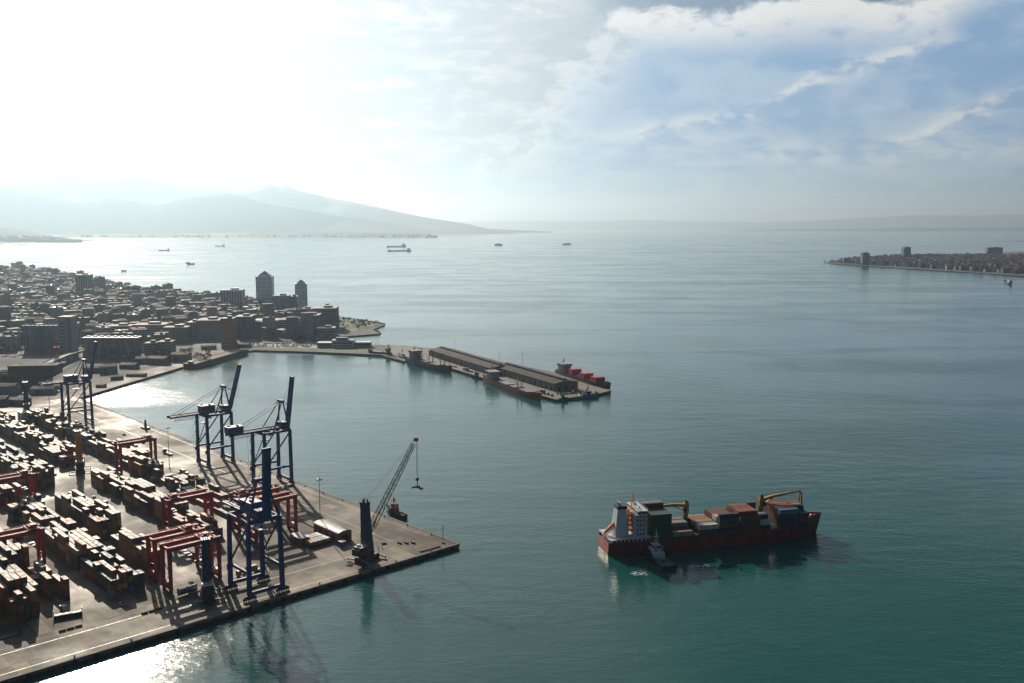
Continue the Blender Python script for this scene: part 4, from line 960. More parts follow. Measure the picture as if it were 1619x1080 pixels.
# ------------------------------------------------------------------ the red container ship under way
SH = radians(13.2); SL_ = Vector((52.3, 519.0, 0))
ship = thing('container_ship', 'red hulled container ship with yellow deck cranes, under way beside a tug', 'ship', SL_, SH)
hull(ship, 139, 21.5, 6.2, 10.4, M['hull_red'], M['deck'], fine=.15, stern=.86, foc=.915, mt=M['hull_brt'])
b = MB(); b.box(2.0, -9.2, 6.2, 26, 9.2, 8.9); b.build('poop_house', M['white'], ship)
b = MB()
for k in range(9): b.box(3 + k * 2.5, -9.27, 7.0, 4.3 + k * 2.5, -9.16, 8.4)
b.build('doorway', M['dark'], ship)
b = MB(); railing(b, (1, -10.1, 8.95), (26, -10.2, 8.95)); railing(b, (.6, -9, 8.95), (.6, 9, 8.95)); b.box(.6, -10.2, 8.85, 26, 10.2, 8.95); b.build('boat_deck', M['white'], ship)
zt = accommodation(ship, 16.5, 23.2, 15.5, 8.95, 5, M['white'], dh=2.55)
radar_mast(ship, 17.6, zt, 7.5, M['orange'])
b = MB(); b.lathe([(.8, 0), (.9, .8), (.4, 1.5)], (20.5, 4, zt), 10); b.lathe([(.6, 0), (.7, .6), (.3, 1.1)], (20.5, -3, zt), 10); b.build('radome', M['white'], ship)
b = MB(); b.loft([[(x0, -w, z), (x1, -w, z), (x1, w, z), (x0, w, z)] for z, x0, x1, w in ((8.95, 6.0, 13.5, 4.6), (14, 6.2, 13.2, 4.0), (24.5, 7.4, 12.8, 3.3))]); fu = b.build('funnel', M['white'], ship)
b = MB(); b.box(7.2, -3.5, 24.5, 13.0, 3.5, 26.3); b.build('funnel_top', M['hull_blk'], fu)
for y in (-1.6, 0, 1.6): MB().tube((9.6, y, 26.3), (9.2, y, 28.0), .45, n=8).build('exhaust_pipe', M['silver'], fu)
b = MB()
for k in range(5): b.beam((13.6, -3.4, 9 + k * 3), (16.3, 3.4, 12 + k * 3), .9, .15); b.box(13.4, -4.4, 11.9 + k * 3, 16.4, 4.4, 12.0 + k * 3); railing(b, (13.4, -4.4, 12 + k * 3), (16.4, -4.4, 12 + k * 3), 1, 1.5, .06)
b.build('outside_stair', M['orange_boat'], ship)
# free-fall lifeboat on its ramp
lb = thing('lifeboat_ramp', None, None); lb.parent = ship
b = MB(); 
for y in (-1.6, 1.6): b.beam((6.8, y, 14.5), (.2, y, 8.6), .35, .5); b.beam((5.2, y, 8.9), (5.2, y, 13), .3); b.beam((1.5, y, 8.9), (1.5, y, 9.7), .3)
b.build('ramp_frame', M['white'], lb)
b = MB(); b.loft([[(6.6 - s * 6.6 - .35 * cos(a) * 0, r_ * 1.25 * cos(a), 15.6 - s * 5.9 + r_ * 1.2 * sin(a)) for a in [i * pi / 4 for i in range(8)]] for s, r_ in ((0, .3), (.12, 1.0), (.5, 1.15), (.85, .9), (1.0, .25))]); b.build('lifeboat', M['orange_boat'], lb)
# hatch coaming and cargo bays
b = MB(); b.box(25, -9.6, 6.2, 127, 9.6, 8.2); b.build('hatch_coaming', M['deck'], ship)
b = MB()
for k in range(42):
    for s in (-1, 1): b.beam((26 + k * 2.4, s * 10.3, 6.2), (26 + k * 2.4, s * 9.75, 8.1), .16)
for s in (-1, 1): b.beam((25, s * 10.35, 7.3), (127, s * 10.35, 7.3), .1)
b.build('side_stanchions', M['deck'], ship)
random.seed(21); inner = MB()
def bay(x, L, rows, hs, cols, tag_):
    """rows of container stacks from starboard (near side) to port; colours of the top tier"""
    for r_, (h, cn) in enumerate(zip(hs, cols)):
        y = -10.2 + 1.22 + 0.0 + r_ * (20.4 / rows) + .1
        for k in range(h):
            show = r_ in (0, rows - 1) or k == h - 1 or (r_ > 0 and k >= hs[r_ - 1])
            n = cn if k == h - 1 else random.choice(['dark green', 'brown', 'dark grey', 'rust red', 'navy blue', 'brown'] if tag_ != 'green' else ['dark green'])
            if not show:
                P = [Vector((x + u, y + v, z)) for z in (8.25 + k * CH, 8.25 + k * CH + CH - .03) for u, v in ((0, -1.22), (L, -1.22), (L, 1.22), (0, 1.22))]
                inner.hexa([SL_ + Vector((q.x * cos(SH) - q.y * sin(SH), q.x * sin(SH) + q.y * cos(SH), q.z)) for q in P], cm_names.index(n)); continue
            o = bpy.data.objects.new('shipping_container', cmesh(n, L)); COL.objects.link(o)
            loc = Vector((x, y, 8.25 + k * CH)); o.location = SL_ + Vector((loc.x * cos(SH) - loc.y * sin(SH), loc.x * sin(SH) + loc.y * cos(SH), loc.z)); o.rotation_euler = (0, 0, SH)
            w = {'green': 'in the tall stack before the bridge', 'low': 'in the low bay by the first crane', 'mid': 'in the pale topped bay amidships', 'step': 'in the stepped bay amidships', 'red': 'in the red topped bay amidships', 'gap': 'by the second crane foot', 'fore': 'in the bay before the second crane', 'bow': 'in the short bay near the bow'}[tag_]
            tag(o, '%s container on the red ship %s' % (n, w), 'container', '%s containers on the red ship %s' % (n, w))
bay(25.4, L40, 8, [5, 5, 5, 5, 5, 6, 6, 5], ['dark green', 'dark green', 'dark grey', 'dark green', 'brown', 'dark grey', 'pale grey', 'brown'], 'green')
bay(38.6, L40, 8, [1, 1, 1, 2, 2, 2, 2, 2], ['cream', 'rust red', 'rust red', 'pale grey', 'pale grey', 'navy blue', 'pale grey', 'brown'], 'low')
bay(54.4, L40, 8, [2, 2, 2, 2, 2, 2, 2, 2], ['white', 'cream', 'brown', 'cream', 'ochre', 'orange', 'orange', 'cream'], 'mid')
bay(67.2, L40, 8, [4, 3, 3, 3, 3, 3, 3, 3], ['navy blue', 'dark grey', 'white', 'white', 'rust red', 'rust red', 'brown', 'rust red'], 'step')
bay(80.4, L40, 8, [3, 4, 4, 4, 4, 4, 4, 3], ['brown', 'rust red', 'orange', 'rust red', 'rust red', 'rust red', 'orange', 'dark green'], 'red')
bay(93.4, L20, 8, [2, 3, 3, 2, 0, 0, 0, 4], ['white', 'navy blue', 'pale grey', 'brown', 'brown', 'brown', 'brown', 'brown'], 'gap')
bay(105.6, L40, 8, [4, 4, 4, 4, 4, 4, 4, 4], ['sky blue', 'navy blue', 'rust red', 'orange', 'brown', 'orange', 'rust red', 'brown'], 'fore')
bay(118.4, L20, 7, [3, 3, 4, 4, 4, 4, 3], ['dark green', 'dark green', 'navy blue', 'pale grey', 'orange', 'orange', 'rust red'], 'bow')
inner.build('ship_container_stacks', [CM[n] for n in cm_names], kind='stuff')['label'] = 'inner containers of the stacks on the red ship'
def ship_crane(x, y, h, jx, jz, Lj, rest=None):
    c = thing('deck_crane', None, None); c.parent = ship; Y = M['yellow']
    b = MB(); b.lathe([(1.5, 6.2), (1.45, h - 7), (1.9, h - 6.6), (1.9, h - 6.2)], (x, y, 0), 12); b.build('pedestal', Y, c)
    s = 1 if jx > 0 else -1
    b = MB(); b.loft([[(x - w * s, y - 1.4, z), (x + w2 * s, y - 1.4, z), (x + w2 * s, y + 1.4, z), (x - w * s, y + 1.4, z)] for z, w, w2 in ((h - 6.2, 1.4, 1.8), (h - 2, 1.5, 1.6), (h, 1.2, .9))]); b.build('crane_house', Y, c)
    b = MB(); b.cbox(x, y, h, 1.8, 2.4, .6); b.wheel((x + .4 * s, y - .6, h + .8), .5, .3); b.wheel((x + .4 * s, y + .6, h + .8), .5, .3); b.build('crane_top', M['dark'], c)
    p = Vector((x + 1.6 * s, y, h - 1.9)); q = Vector((x + jx, y, jz))
    m_ = p.lerp(q, .28) + Vector((0, 0, .6))
    b = MB(); b.beam(p, m_, 2.2, 1.7, 1.9, 1.5); b.beam(m_, q, 1.9, 1.5, 1.0, .8); b.beam(p - Vector((0, 0, 3.2)), m_ - Vector((0, 0, .5)), .7, .5); b.build('crane_jib', Y, c)
    b = MB(); b.tube((x + .4 * s, y - .6, h + 1.0), tuple(q + Vector((0, -.3, .5))), .06, n=5); b.tube((x + .4 * s, y + .6, h + 1.0), tuple(q + Vector((0, .3, .5))), .06, n=5); b.build('crane_rope', M['rope'], c)
    b = MB(); b.cbox(x + 1.5 * s, y - 1.9, h - 5.2, 1.6, 1.2, 2.0); b.build('crane_cab', M['glass'], c)
ship_crane(52.9, 5.5, 23.5, -26.5, 21.5, 27)
ship_crane(101.6, 5.5, 23.5, 26.0, 25.2, 27)
b = MB(); b.beam((127.6, 3.4, 9), (127.6, 4.6, 24.6), 1.1, 1.1, .9, .9); b.beam((127.6, 7.4, 9), (127.6, 6.2, 24.6), 1.1, 1.1, .9, .9); b.beam((127.6, 4, 24.5), (127.6, 7, 24.5), 1.5, .6); b.box(126.9, 3.2, 18, 128.3, 7.6, 18.3); b.build('foremast', M['yellow'], ship)
b = MB(); b.box(129, -3, 10.4, 132, 3, 11.4); b.wheel((131, -2, 11.8), .8, 1.6); b.wheel((131, 2, 11.8), .8, 1.6); b.cbox(134.5, 0, 10.6, 1.2, 1.2, 1.2); b.build('anchor_windlass', M['hull_brt'], ship)

# ------------------------------------------------------------------ tug alongside
def make_tug(label, stern, bow, B, hm, dm, hs, z0=0, name='tug_boat', mast=7.0):
    p, rz, L = anchored(stern, bow); t = thing(name, label, 'boat', p, rz)
    hull(t, L, B, 1.9, 3.2, hm, dm, fine=.24, stern=.9, foc=.55, rail=.7)
    b = MB()
    for k in range(int(L / 2.4)):
        for s in (-1, 1): b.wheel((1 + k * 2.2, s * (B / 2 - .02), 1.7), .5, .35, (0, 1, 0), 8)
    b.build('tyre_fenders', M['black'], t, kind='stuff')
    x0, x1 = L * .42, L * .76
    b = MB(); b.cbox((x0 + x1) / 2, 0, 1.9, x1 - x0, B * .62, 2.9); d1 = b.build('deckhouse', hs, t)
    b = MB(); window_row(b, B * .31, x0 + .5, x1 - .5, 3.3, 5, 'x', w=.6, h=.6); window_row(b, -B * .31, x0 + .5, x1 - .5, 3.3, 5, 'x', w=.6, h=.6); b.build('portholes', M['glass'], d1)
    b = MB(); b.cbox(L * .62, 0, 4.8, L * .15, B * .42, 2.7, tx=.92); wh = b.build('wheelhouse', hs, t)
    b = MB(); b.cbox(L * .62, 0, 5.9, L * .152, B * .427, 1.1, tx=.985); b.build('wheelhouse_window', M['glass'], wh)
    MB().cbox(L * .62, 0, 7.5, L * .165, B * .47, .2).build('wheelhouse_roof', hs, wh)
    radar_mast(t, L * .6, 7.7, mast, hs)
    for y in (-B * .2, B * .2): MB().lathe([(.7, 4.8), (.65, 7.2), (.75, 7.3), (.5, 7.9)], (L * .47, y, 0), 8).build('funnel', M['grey'], t)
    b = MB(); b.wheel((L * .3, 0, 2.9), .9, 2.2); b.beam((L * .22, -1.4, 1.9), (L * .22, -1.4, 3.6), .3); b.beam((L * .22, 1.4, 1.9), (L * .22, 1.4, 3.6), .3); b.beam((L * .22, -1.4, 3.6), (L * .22, 1.4, 3.6), .3); b.build('tow_winch', M['grey'], t)
    return t
make_tug('dark hulled tug with a green deck pressing against the red container ship', (1058, 902), (1024, 868), 9.4, M['hull_blk'], M['deck_green'], M['white'])
make_tug('small red pilot boat tied up beside the container quay', (640, 821), (612, 810), 5.0, M['hull_blk'], M['deck'], M['cargo_red'], name='pilot_boat', mast=3.5)
make_tug('small white tug lying near the root of the mole', (624, 562), (645, 571), 8.5, M['hull_blk'], M['deck'], M['white'], mast=6)
# propeller wash
def wash(px, py, sx, sy, seed, label):
    random.seed(seed); p = G(px, py, .02); b = MB()
    for i in range(46):
        a = random.uniform(0, 6.28); r_ = random.random() ** .6; cx = cos(a) * r_ * sx + random.uniform(-.5, .5); cy = sin(a) * r_ * sy * (.4 + .6 * abs(sin(a * 2.3 + seed))); w = random.uniform(.12, .5); rr = random.uniform(-.6, .6)
        k = len(b.v); n = 7
        for j in range(n):
            t_ = 2 * pi * j / n; q = random.uniform(.5, 1.1); x, y = 2.4 * w * q * cos(t_), .55 * w * q * sin(t_); b.v.append((cx + x * cos(rr) - y * sin(rr), cy + x * sin(rr) + y * cos(rr), .004 * (i % 40)))
        b.face([k + j for j in range(n)])
    b.build('foam', M['foam'], loc=p, kind='stuff')['label'] = label
wash(1011, 907, 4.5, 4.0, 2, 'white propeller wash behind the tug')
wash(1106, 896, 6.5, 4.2, 6, 'white propeller wash beside the red ship')

# ------------------------------------------------------------------ ships at the mole
M['ship_white'] = mat('aged_white_paint', (0.42, 0.42, 0.42), 0.55, var=0.15, scale=0.3, dirt=(0.25, 0.17, 0.12), streak=True)
M['hull_red2'] = mat('oxide_hull_paint', (0.26, 0.03, 0.028), 0.5, var=0.3, scale=0.15, dirt=(0.12, 0.05, 0.035), streak=True)
def cargo_ship(name, label, stern, bow, B, D, hm, sm, aft_decks=4, masts=(), hatch=None, cargo=None, dm=None, sup_l=.12, mast_m=None, mast_h=16):
    p, rz, L = anchored(stern, bow); t = thing(name, label, 'ship', p, rz); dm = dm or M['deck']; mast_m = mast_m or M['grey']
    hull(t, L, B, D, D + 2.2, hm, dm, fine=.17, stern=.8, foc=.87)
    zt = accommodation(t, L * .05, L * (.05 + sup_l), B * .72, D, aft_decks, sm, dh=2.6)
    radar_mast(t, L * .1, zt, 6, mast_m)
    b = MB(); b.loft([[(L * .05 + x0, -w, z), (L * .05 + x1, -w, z), (L * .05 + x1, w, z), (L * .05 + x0, w, z)] for z, x0, x1, w in ((D, -.5, 3.2, 1.6), (zt + .5, 0, 2.8, 1.3))]); b.build('funnel', mast_m if hm is M['hull_blk'] else hm, t)
    for k, (f0, f1) in enumerate(hatch or []):
        b = MB(); b.box(L * f0, -B * .34, D, L * f1, B * .34, D + 1.8); hc = b.build('hatch', dm, t)
        n = int((f1 - f0) * L / 3)
        for i in range(n): MB().box(L * f0 + i * 3.0 + .1, -B * .345, D + 1.8, L * f0 + i * 3.0 + 2.9, B * .345, D + 2.05).build('hatch_cover', M['shed_wall'] if k % 2 else M['grey'], hc)
    for f in masts:
        x = L * f; b = MB()
        for y in (-2.6, 2.6): b.beam((x, y, D), (x, y, D + mast_h), .75, .75, .5, .5)
        b.beam((x, -3.2, D + mast_h), (x, 3.2, D + mast_h), .8, .6); b.beam((x, -2.6, D + mast_h * .6), (x, 2.6, D + mast_h * .6), .4)
        for s in (-1, 1): b.beam((x + s * .6, 1.5 * s, D + 2.5), (x + s * mast_h * .55, 2.2 * s, D + mast_h * .75), .35, .35, .2, .2); b.tube((x, 0, D + mast_h), (x + s * mast_h * .55, 2.2 * s, D + mast_h * .75), .06, n=4)
        b.build('cargo_mast', mast_m, t)
    b = MB(); b.beam((L * .93, 0, D + 2), (L * .93, 0, D + 11), .4, .4, .2, .2); b.build('foremast', mast_m, t)
    for cx, cl, ch_, cb in cargo or []: MB().cbox(L * cx, 0, D + .3, cl, B * cb, ch_, tx=.98).build('cargo_block', M['cargo_red'], t)
    return t
cargo_ship('cargo_ship', 'dark brown general cargo ship with tall derrick masts moored at the mole', (650, 573), (715, 590), 17, 5.0, M['hull_brown'], M['ship_white'], 4, (.24, .5, .78), [(.28, .46), (.54, .74)], mast_m=M['dark'], mast_h=17)
cargo_ship('cargo_ship', 'red hulled cargo ship with white bridge moored beside the second warehouse', (770, 603), (857, 635), 14, 4.5, M['hull_red2'], M['ship_white'], 3, (.62,), [(.27, .46), (.5, .6), (.66, .84)], mast_m=M['grey'], mast_h=12)
cargo_ship('cargo_ship', 'black hulled ship carrying bright red deck cargo outside the mole', (884, 592), (966, 619), 15, 5.5, M['hull_blk'], M['ship_white'], 3, (), [(.3, .82)], cargo=[(.33, 9, 7.5, .85), (.55, 12, 6.8, .85), (.76, 13, 6.5, .85)])
cargo_ship('coaster', 'small brown coaster moored by the white terminal building', (618, 563), (582, 560), 8, 3.2, M['hull_brown'], M['ship_white'], 2, (), [(.4, .8)], mast_m=M['grey'])
make_tug('slim blue grey patrol boat moored at the head of the mole', (902, 632), (947, 628), 7.5, M['hull_blue'], M['hull_blue'], CM['sky blue'], name='patrol_boat', mast=6)
make_tug('small dark workboat tied between the two ships at the mole', (748, 597), (757, 599), 4.5, M['hull_blk'], M['deck'], M['grey'], name='work_boat', mast=3)
make_tug('small dark launch tied at the mole beside the patrol boat', (880, 634), (898, 634.5), 4.5, M['hull_blk'], M['deck'], M['grey'], name='launch', mast=3)
# brown pontoon dock along the basin shore
p, rz, L = anchored((300, 583), (384, 559))
t = thing('pontoon_barge', 'long brown sided flat barge with a sandy deck beside the basin shore', 'barge', p, rz)
b = MB(); b.hexa([(2, -9, -1.5), (L - 4, -9, -1.5), (L - 4, 9, -1.5), (2, 9, -1.5), (0, -9.5, 6.5), (L, -9.5, 6.5), (L, 9.5, 6.5), (0, 9.5, 6.5)]); b.build('hull', M['hull_brown'], t)
MB().box(.8, -9, 6.504, L - .8, 9, 6.6).build('deck', M['sand'], t)
for s in (-1, 1): MB().box(0, s * 9.25 - .25, 6.61, L, s * 9.25 + .25, 7.3).build('bulwark', M['hull_brown'], t)
MB().cbox(3, 0, 6.6, 4, 6, 3).build('deckhouse', M['grey'], t)
# far vessels in the bay
def far_ship(name, label, stern, bow, B, D, hm, h=14, sup=.12):
    p, rz, L = anchored(stern, bow); t = thing(name, label, 'ship', p, rz)
    hull(t, L, B, D, D + 2, hm, M['deck'], fine=.15)
    MB().cbox(L * .1, 0, D, L * sup, B * .8, h, tx=.85).build('superstructure', M['grey'], t); MB().cbox(L * .07, 0, D + h, L * .03, B * .2, h * .35).build('funnel', M['dark'], t); MB().beam((L * .93, 0, D), (L * .93, 0, D + h * .8), 1.2).build('foremast', M['dark'], t)
far_ship('bulk_carrier', 'long low bulk carrier at anchor, the farther of a pair in the bay', (641, 390.5), (611, 391), 30, 9, M['hull_blk'], 17)
far_ship('bulk_carrier', 'long low bulk carrier at anchor, the lower decked of a pair in the bay', (649.5, 397), (612.5, 397.5), 28, 6, M['hull_blk'], 13)
far_ship('ferry', 'dark ferry crossing the glittering water with a white wake', (296, 418.5), (308, 418.3), 13, 5, M['hull_blk'], 7, .6)
far_ship('freighter', 'small freighter anchored in the glare with its bridge aft', (355, 389.5), (340, 389.7), 22, 6, M['hull_blk'], 14)
far_ship('freighter', 'small hazy freighter in the glare close under the mountains', (268, 396.5), (251, 396.7), 20, 6, M['hull_blk'], 13)
far_ship('launch', 'tiny launch crossing the sun glitter', (193, 429.5), (200, 429), 8, 3, M['hull_blk'], 3, .4)
far_ship('ferry', 'white and dark ferry off the opposite shore', (1597, 449.5), (1588, 447), 12, 5, M['hull_blk'], 7, .5)
b = MB(); w0 = G(309, 418.4, .02); w1 = G(385, 421, .02); b.v = [tuple(w0), tuple(w1 + Vector((0, 18, 0))), tuple(w1 - Vector((0, 2, 0)))]; b.face((0, 2, 1)); b.build('foam', M['foam'], kind='stuff')['label'] = 'pale wake trailing the dark ferry'

# ================================================================== WAREHOUSES, TERMINAL, CITY
def gable_shed(name, label, corner, d, L, W, eave, rise, wm, rm, bays=12, monitor=True):
    """near end corner, axis d pointing away; the shed lies to the right of the axis line"""
    d = Vector((*d, 0)).normalized(); t = thing(name, label, 'warehouse', (corner[0], corner[1], 2.5), atan2(d.y, d.x))
    # local x along axis, local y left of it -> shed occupies y from -W to 0
    b = MB(); b.loft([[(x, -W, 0), (x, 0, 0), (x, 0, eave), (x, -W / 2, eave + rise), (x, -W, eave)] for x in (0, L)]); wl = b.build('wall', wm, t)
    for s in (0, 1):
        y0, y1 = (.9, -W / 2) if s == 0 else (-W - .9, -W / 2); e0 = eave + .12 - rise * .9 / (W / 2)
        b = MB(); b.hexa([(-.8, y0, e0), (L + .8, y0, e0), (L + .8, y1, eave + rise + .12), (-.8, y1, eave + rise + .12), (-.8, y0, e0 + .25), (L + .8, y0, e0 + .25), (L + .8, y1, eave + rise + .37), (-.8, y1, eave + rise + .37)]); b.build('roof_slope', rm, t)
    if monitor: b = MB(); b.box(4, -W / 2 - 2.2, eave + rise - .2, L - 4, -W / 2 + 2.2, eave + rise + 1.3); b.box(3.6, -W / 2 - 2.6, eave + rise + 1.3, L - 3.6, -W / 2 + 2.6, eave + rise + 1.55); b.build('ridge_vent', rm, t)
    for k in range(bays):
        x = L * (k + .5) / bays; MB().box(x - 2.2, .02, 0, x + 2.2, .14, 4.6).build('door', M['hull_blue'] if k % 3 else M['dark'], wl); MB().box(x - 2.6, .02, 6.2, x + 2.6, .12, 7.6).build('window', M['glass'], wl)
    for k in range(3): MB().box(-.12, -W * (k + .75) / 3.5 - 1.6, 0, -.02, -W * (k + .75) / 3.5 + 1.6, 4.4).build('door', M['dark'], wl)
    return t
gable_shed('warehouse', 'long pale warehouse with dark roof at the head of the mole', (47, 1026), (-.47, .883), 148, 31, 8.2, 2.8, M['shed_wall'], M['shed_roof'])
gable_shed('warehouse', 'long pale warehouse with dark roof at the root of the mole', (-27, 1140), (-.46, .888), 196, 33, 8.2, 2.8, M['shed_wall'], M['shed_roof'], 15)
for px, py, hh in ((790, 576, 11), (826, 578, 11), (872, 640, 0), (596, 548, 9), (623, 550, 9), (720, 556, 9)):
    if hh:
        t = thing('street_lamp', 'slim grey lamp post on the mole', 'lamp', G(px, py, 2.5), 0, 'lamp posts on the mole')
        MB().tube((0, 0, 0), (0, 0, hh + 6), .22, .12, 6).build('post', M['grey'], t); MB().beam((-1.4, 0, hh + 6), (1.4, 0, hh + 6), .3).build('lamp_arm', M['grey'], t)

def block(name, label, px0, px1, ytop, ybase, depth, wm, rm, rz=0.0, style='band', cat='building', floors=None, group=None, roof='flat', z0=LZ, glass='glass'):
    """a building whose front shows between px0 and px1 from ytop to its base row"""
    c = G((px0 + px1) / 2, ybase, z0); dep = c.y * CP - (z0 - CAMZ) * SP
    W = (px1 - px0) / FPX * dep; W = max(6, (W - abs(sin(rz)) * depth) / max(.5, cos(rz))); H = ZY(ytop, c.y) - z0
    t = thing(name, label, cat, c, rz + atan2(-c.x, c.y) * .0, group); fl = floors or max(2, int(H / 3.4)); fh = H / fl
    b = MB(); b.prism([(-W / 2, 0), (W / 2, 0), (W / 2, depth), (-W / 2, depth)], 0, H, 0); wl = b.build('wall', wm, t)
    if style in ('band', 'grid'):
        me = MB(); me.box(-W / 2 - .12, -.12, 0, W / 2 + .12, depth + .12, fh * .34)
        mesh = me.mesh('window_band', M[glass])
        for k in range(fl):
            o = bpy.data.objects.new('window_band', mesh); COL.objects.link(o); o.parent = wl; o.location = (0, 0, k * fh + fh * .35)
    if style in ('fins', 'grid'):
        n = max(3, int(W / (5.0 if style == 'fins' else 4.2))); me = MB(); me.box(-.8 if style == 'fins' else -.55, -.45, 0, .8 if style == 'fins' else .55, 0.3, H); mesh = me.mesh('pier', wm)
        for k in range(n + 1):
            o = bpy.data.objects.new('pier', mesh); COL.objects.link(o); o.parent = wl; o.location = (-W / 2 + W * k / n, 0, 0)
        n2 = max(2, int(depth / 5)); me = MB(); me.box(-.3, -.6, 0, .45, .6, H); mesh = me.mesh('pier', wm)
        for k in range(n2 + 1):
            for s in (-1, 1):
                o = bpy.data.objects.new('pier', mesh); COL.objects.link(o); o.parent = wl; o.location = (s * W / 2, depth * k / n2, 0); o.rotation_euler = (0, 0, 0 if s > 0 else pi)
    if style == 'fins':
        MB().box(-W / 2 - .1, -.1, H * .04, W / 2 + .1, depth + .1, H * .95).build('glazing', M[glass], wl)
    if roof == 'pyramid':
        MB().cbox(0, depth / 2, H, W * .72, depth * .72, 3.5).build('crown', wm, t); b = MB(); b.cbox(0, depth / 2, H + 3.5, W * .6, depth * .6, W * .22, tx=.03); b.build('roof', rm, t)
    elif roof == 'hip':
        b = MB(); b.cbox(0, depth / 2, H, W + 1, depth + 1, min(W, depth) * .22, tx=.5, ty=.1); b.build('roof', rm, t)
    else:
        b = MB(); b.box(-W / 2 - .3, -.3, H, W / 2 + .3, depth + .3, H + .5); b.build('roof', rm, t)
        b = MB(); b.cbox(W * .1, depth * .5, H + .5, W * .35, depth * .35, 3.2); b.build('roof_house', wm, t)
    return t, W, H
for n, c in (('pale', (0.259, 0.259, 0.259)), ('ivory', (0.331, 0.310, 0.274)), ('slate', (0.12, 0.14, 0.17)), ('dim', (0.2, 0.2, 0.21)), ('orange_b', (0.46, 0.2, 0.12)), ('mauve', (0.230, 0.202, 0.223)), ('stone', (0.238, 0.209, 0.180))): M[n] = mat('facade_' + n, c, 0.7, var=0.15, scale=0.05)
M['tower'] = mat('facade_white_tower', (0.78, 0.79, 0.8), 0.6, var=0.1, scale=0.05); M['tower_glass'] = mat('tower_glass', (0.12, 0.16, 0.2), 0.25, var=0.2)
block('office_tower', 'broad dark glazed office tower with pale vertical piers', 349, 385, 459, 499, 34, M['tower'], M['dim'], .12, 'fins', floors=20)
block('office_tower', 'tallest pale tower with a pyramid roof', 405, 432, 437, 494, 32, M['tower'], M['dim'], .1, 'band', floors=27, roof='pyramid', glass='tower_glass')
block('office_tower', 'slim pale tower with a small crown behind the waterfront blocks', 466, 488, 449, 492, 26, M['tower'], M['pale'], .22, 'grid', floors=20, roof='pyramid', glass='tower_glass')
block('office_tower', 'stepped grey tower between the two pale towers', 431, 458, 468, 503, 30, M['ivory'], M['dim'], .1, 'grid', floors=15)
block('office_tower', 'narrow grey tower wing beside the stepped tower', 456, 472, 469, 502, 26, M['dim'], M['dim'], .15, 'band', floors=15)
block('apartment_tower', 'single orange brown apartment tower by the basin shore', 350, 371, 504, 551, 20, M['orange_b'], M['pale'], .08, 'grid', floors=15)
block('hotel_tower', 'broad hazy tower standing alone above the dense city', 119, 146, 435, 477, 45, M['dim'], M['dim'], .25, 'fins', floors=24)
specs = [(476, 506, 499, 527, 40, 'slate', 'band', 'dark blue grey office block on the waterfront'), (494, 533, 488, 521, 45, 'mauve', 'grid', 'broad mauve waterfront block at the end of the row'), (508, 524, 484, 516, 24, 'stone', 'band', 'brown waterfront block with a tall roof house'),
         (441, 477, 506, 527, 40, 'mauve', 'band', 'long mauve office block below the towers'), (400, 441, 507, 527, 38, 'mauve', 'band', 'long pale mauve office block with stepped roof'), (371, 399, 501, 534, 34, 'slate', 'fins', 'dark slate block beside the orange apartment tower'),
         (309, 349, 507, 536, 46, 'pale', 'plain', 'windowless pale grey hall beside the orange apartment tower'), (296, 312, 510, 537, 30, 'stone', 'grid', 'dark gridded block next to the pale hall'), (258, 297, 518, 541, 24, 'pale', 'grid', 'pale twin apartment blocks in front of the old quarter'),
         (210, 262, 514, 538, 34, 'mauve', 'grid', 'long mauve gridded office building behind the white silo'), (168, 208, 516, 536, 30, 'stone', 'band', 'long stone office building with a sloping roof edge'), (228, 249, 543, 562, 18, 'mauve', 'band', 'low mauve building beside the white silo'), (249, 272, 541, 563, 22, 'stone', 'grid', 'low stone building by the port road'),
         (383, 402, 486, 506, 26, 'stone', 'grid', 'brown block between the glazed tower and the pyramid tower'), (398, 432, 489, 508, 30, 'dim', 'band', 'grey podium below the pyramid tower'), (432, 470, 493, 511, 30, 'slate', 'band', 'dark block below the stepped tower'), (470, 496, 489, 508, 30, 'stone', 'grid', 'stone block at the foot of the slim crowned tower'),
         (318, 346, 490, 509, 30, 'mauve', 'grid', 'mauve block to the landward of the glazed tower'), (120, 146, 474, 492, 30, 'mauve', 'band', 'grey podium below the lone hazy tower'), (60, 92, 486, 504, 26, 'stone', 'grid', 'stone block behind the striped silo'), (500, 530, 519, 531, 26, 'mauve', 'band', 'low mauve block at the edge of the park')]
custom_pts = []
for x0, x1, yt, yb, dp, m_, st, lab in specs:
    block('city_block', lab, x0, x1, yt, yb, dp, M[m_], M['pale'] if (x0 % 3) else M['tile'], .08, st); custom_pts.append((G((x0 + x1) / 2, yb, LZ), (x1 - x0) / FPX * 1000))
for x0, x1, yb in ((349, 385, 499), (405, 432, 494), (466, 488, 492), (431, 472, 503), (350, 371, 551), (119, 146, 477), (35, 116, 557), (130, 218, 567)): custom_pts.append((G((x0 + x1) / 2, yb, LZ), (x1 - x0) / FPX * 1000))
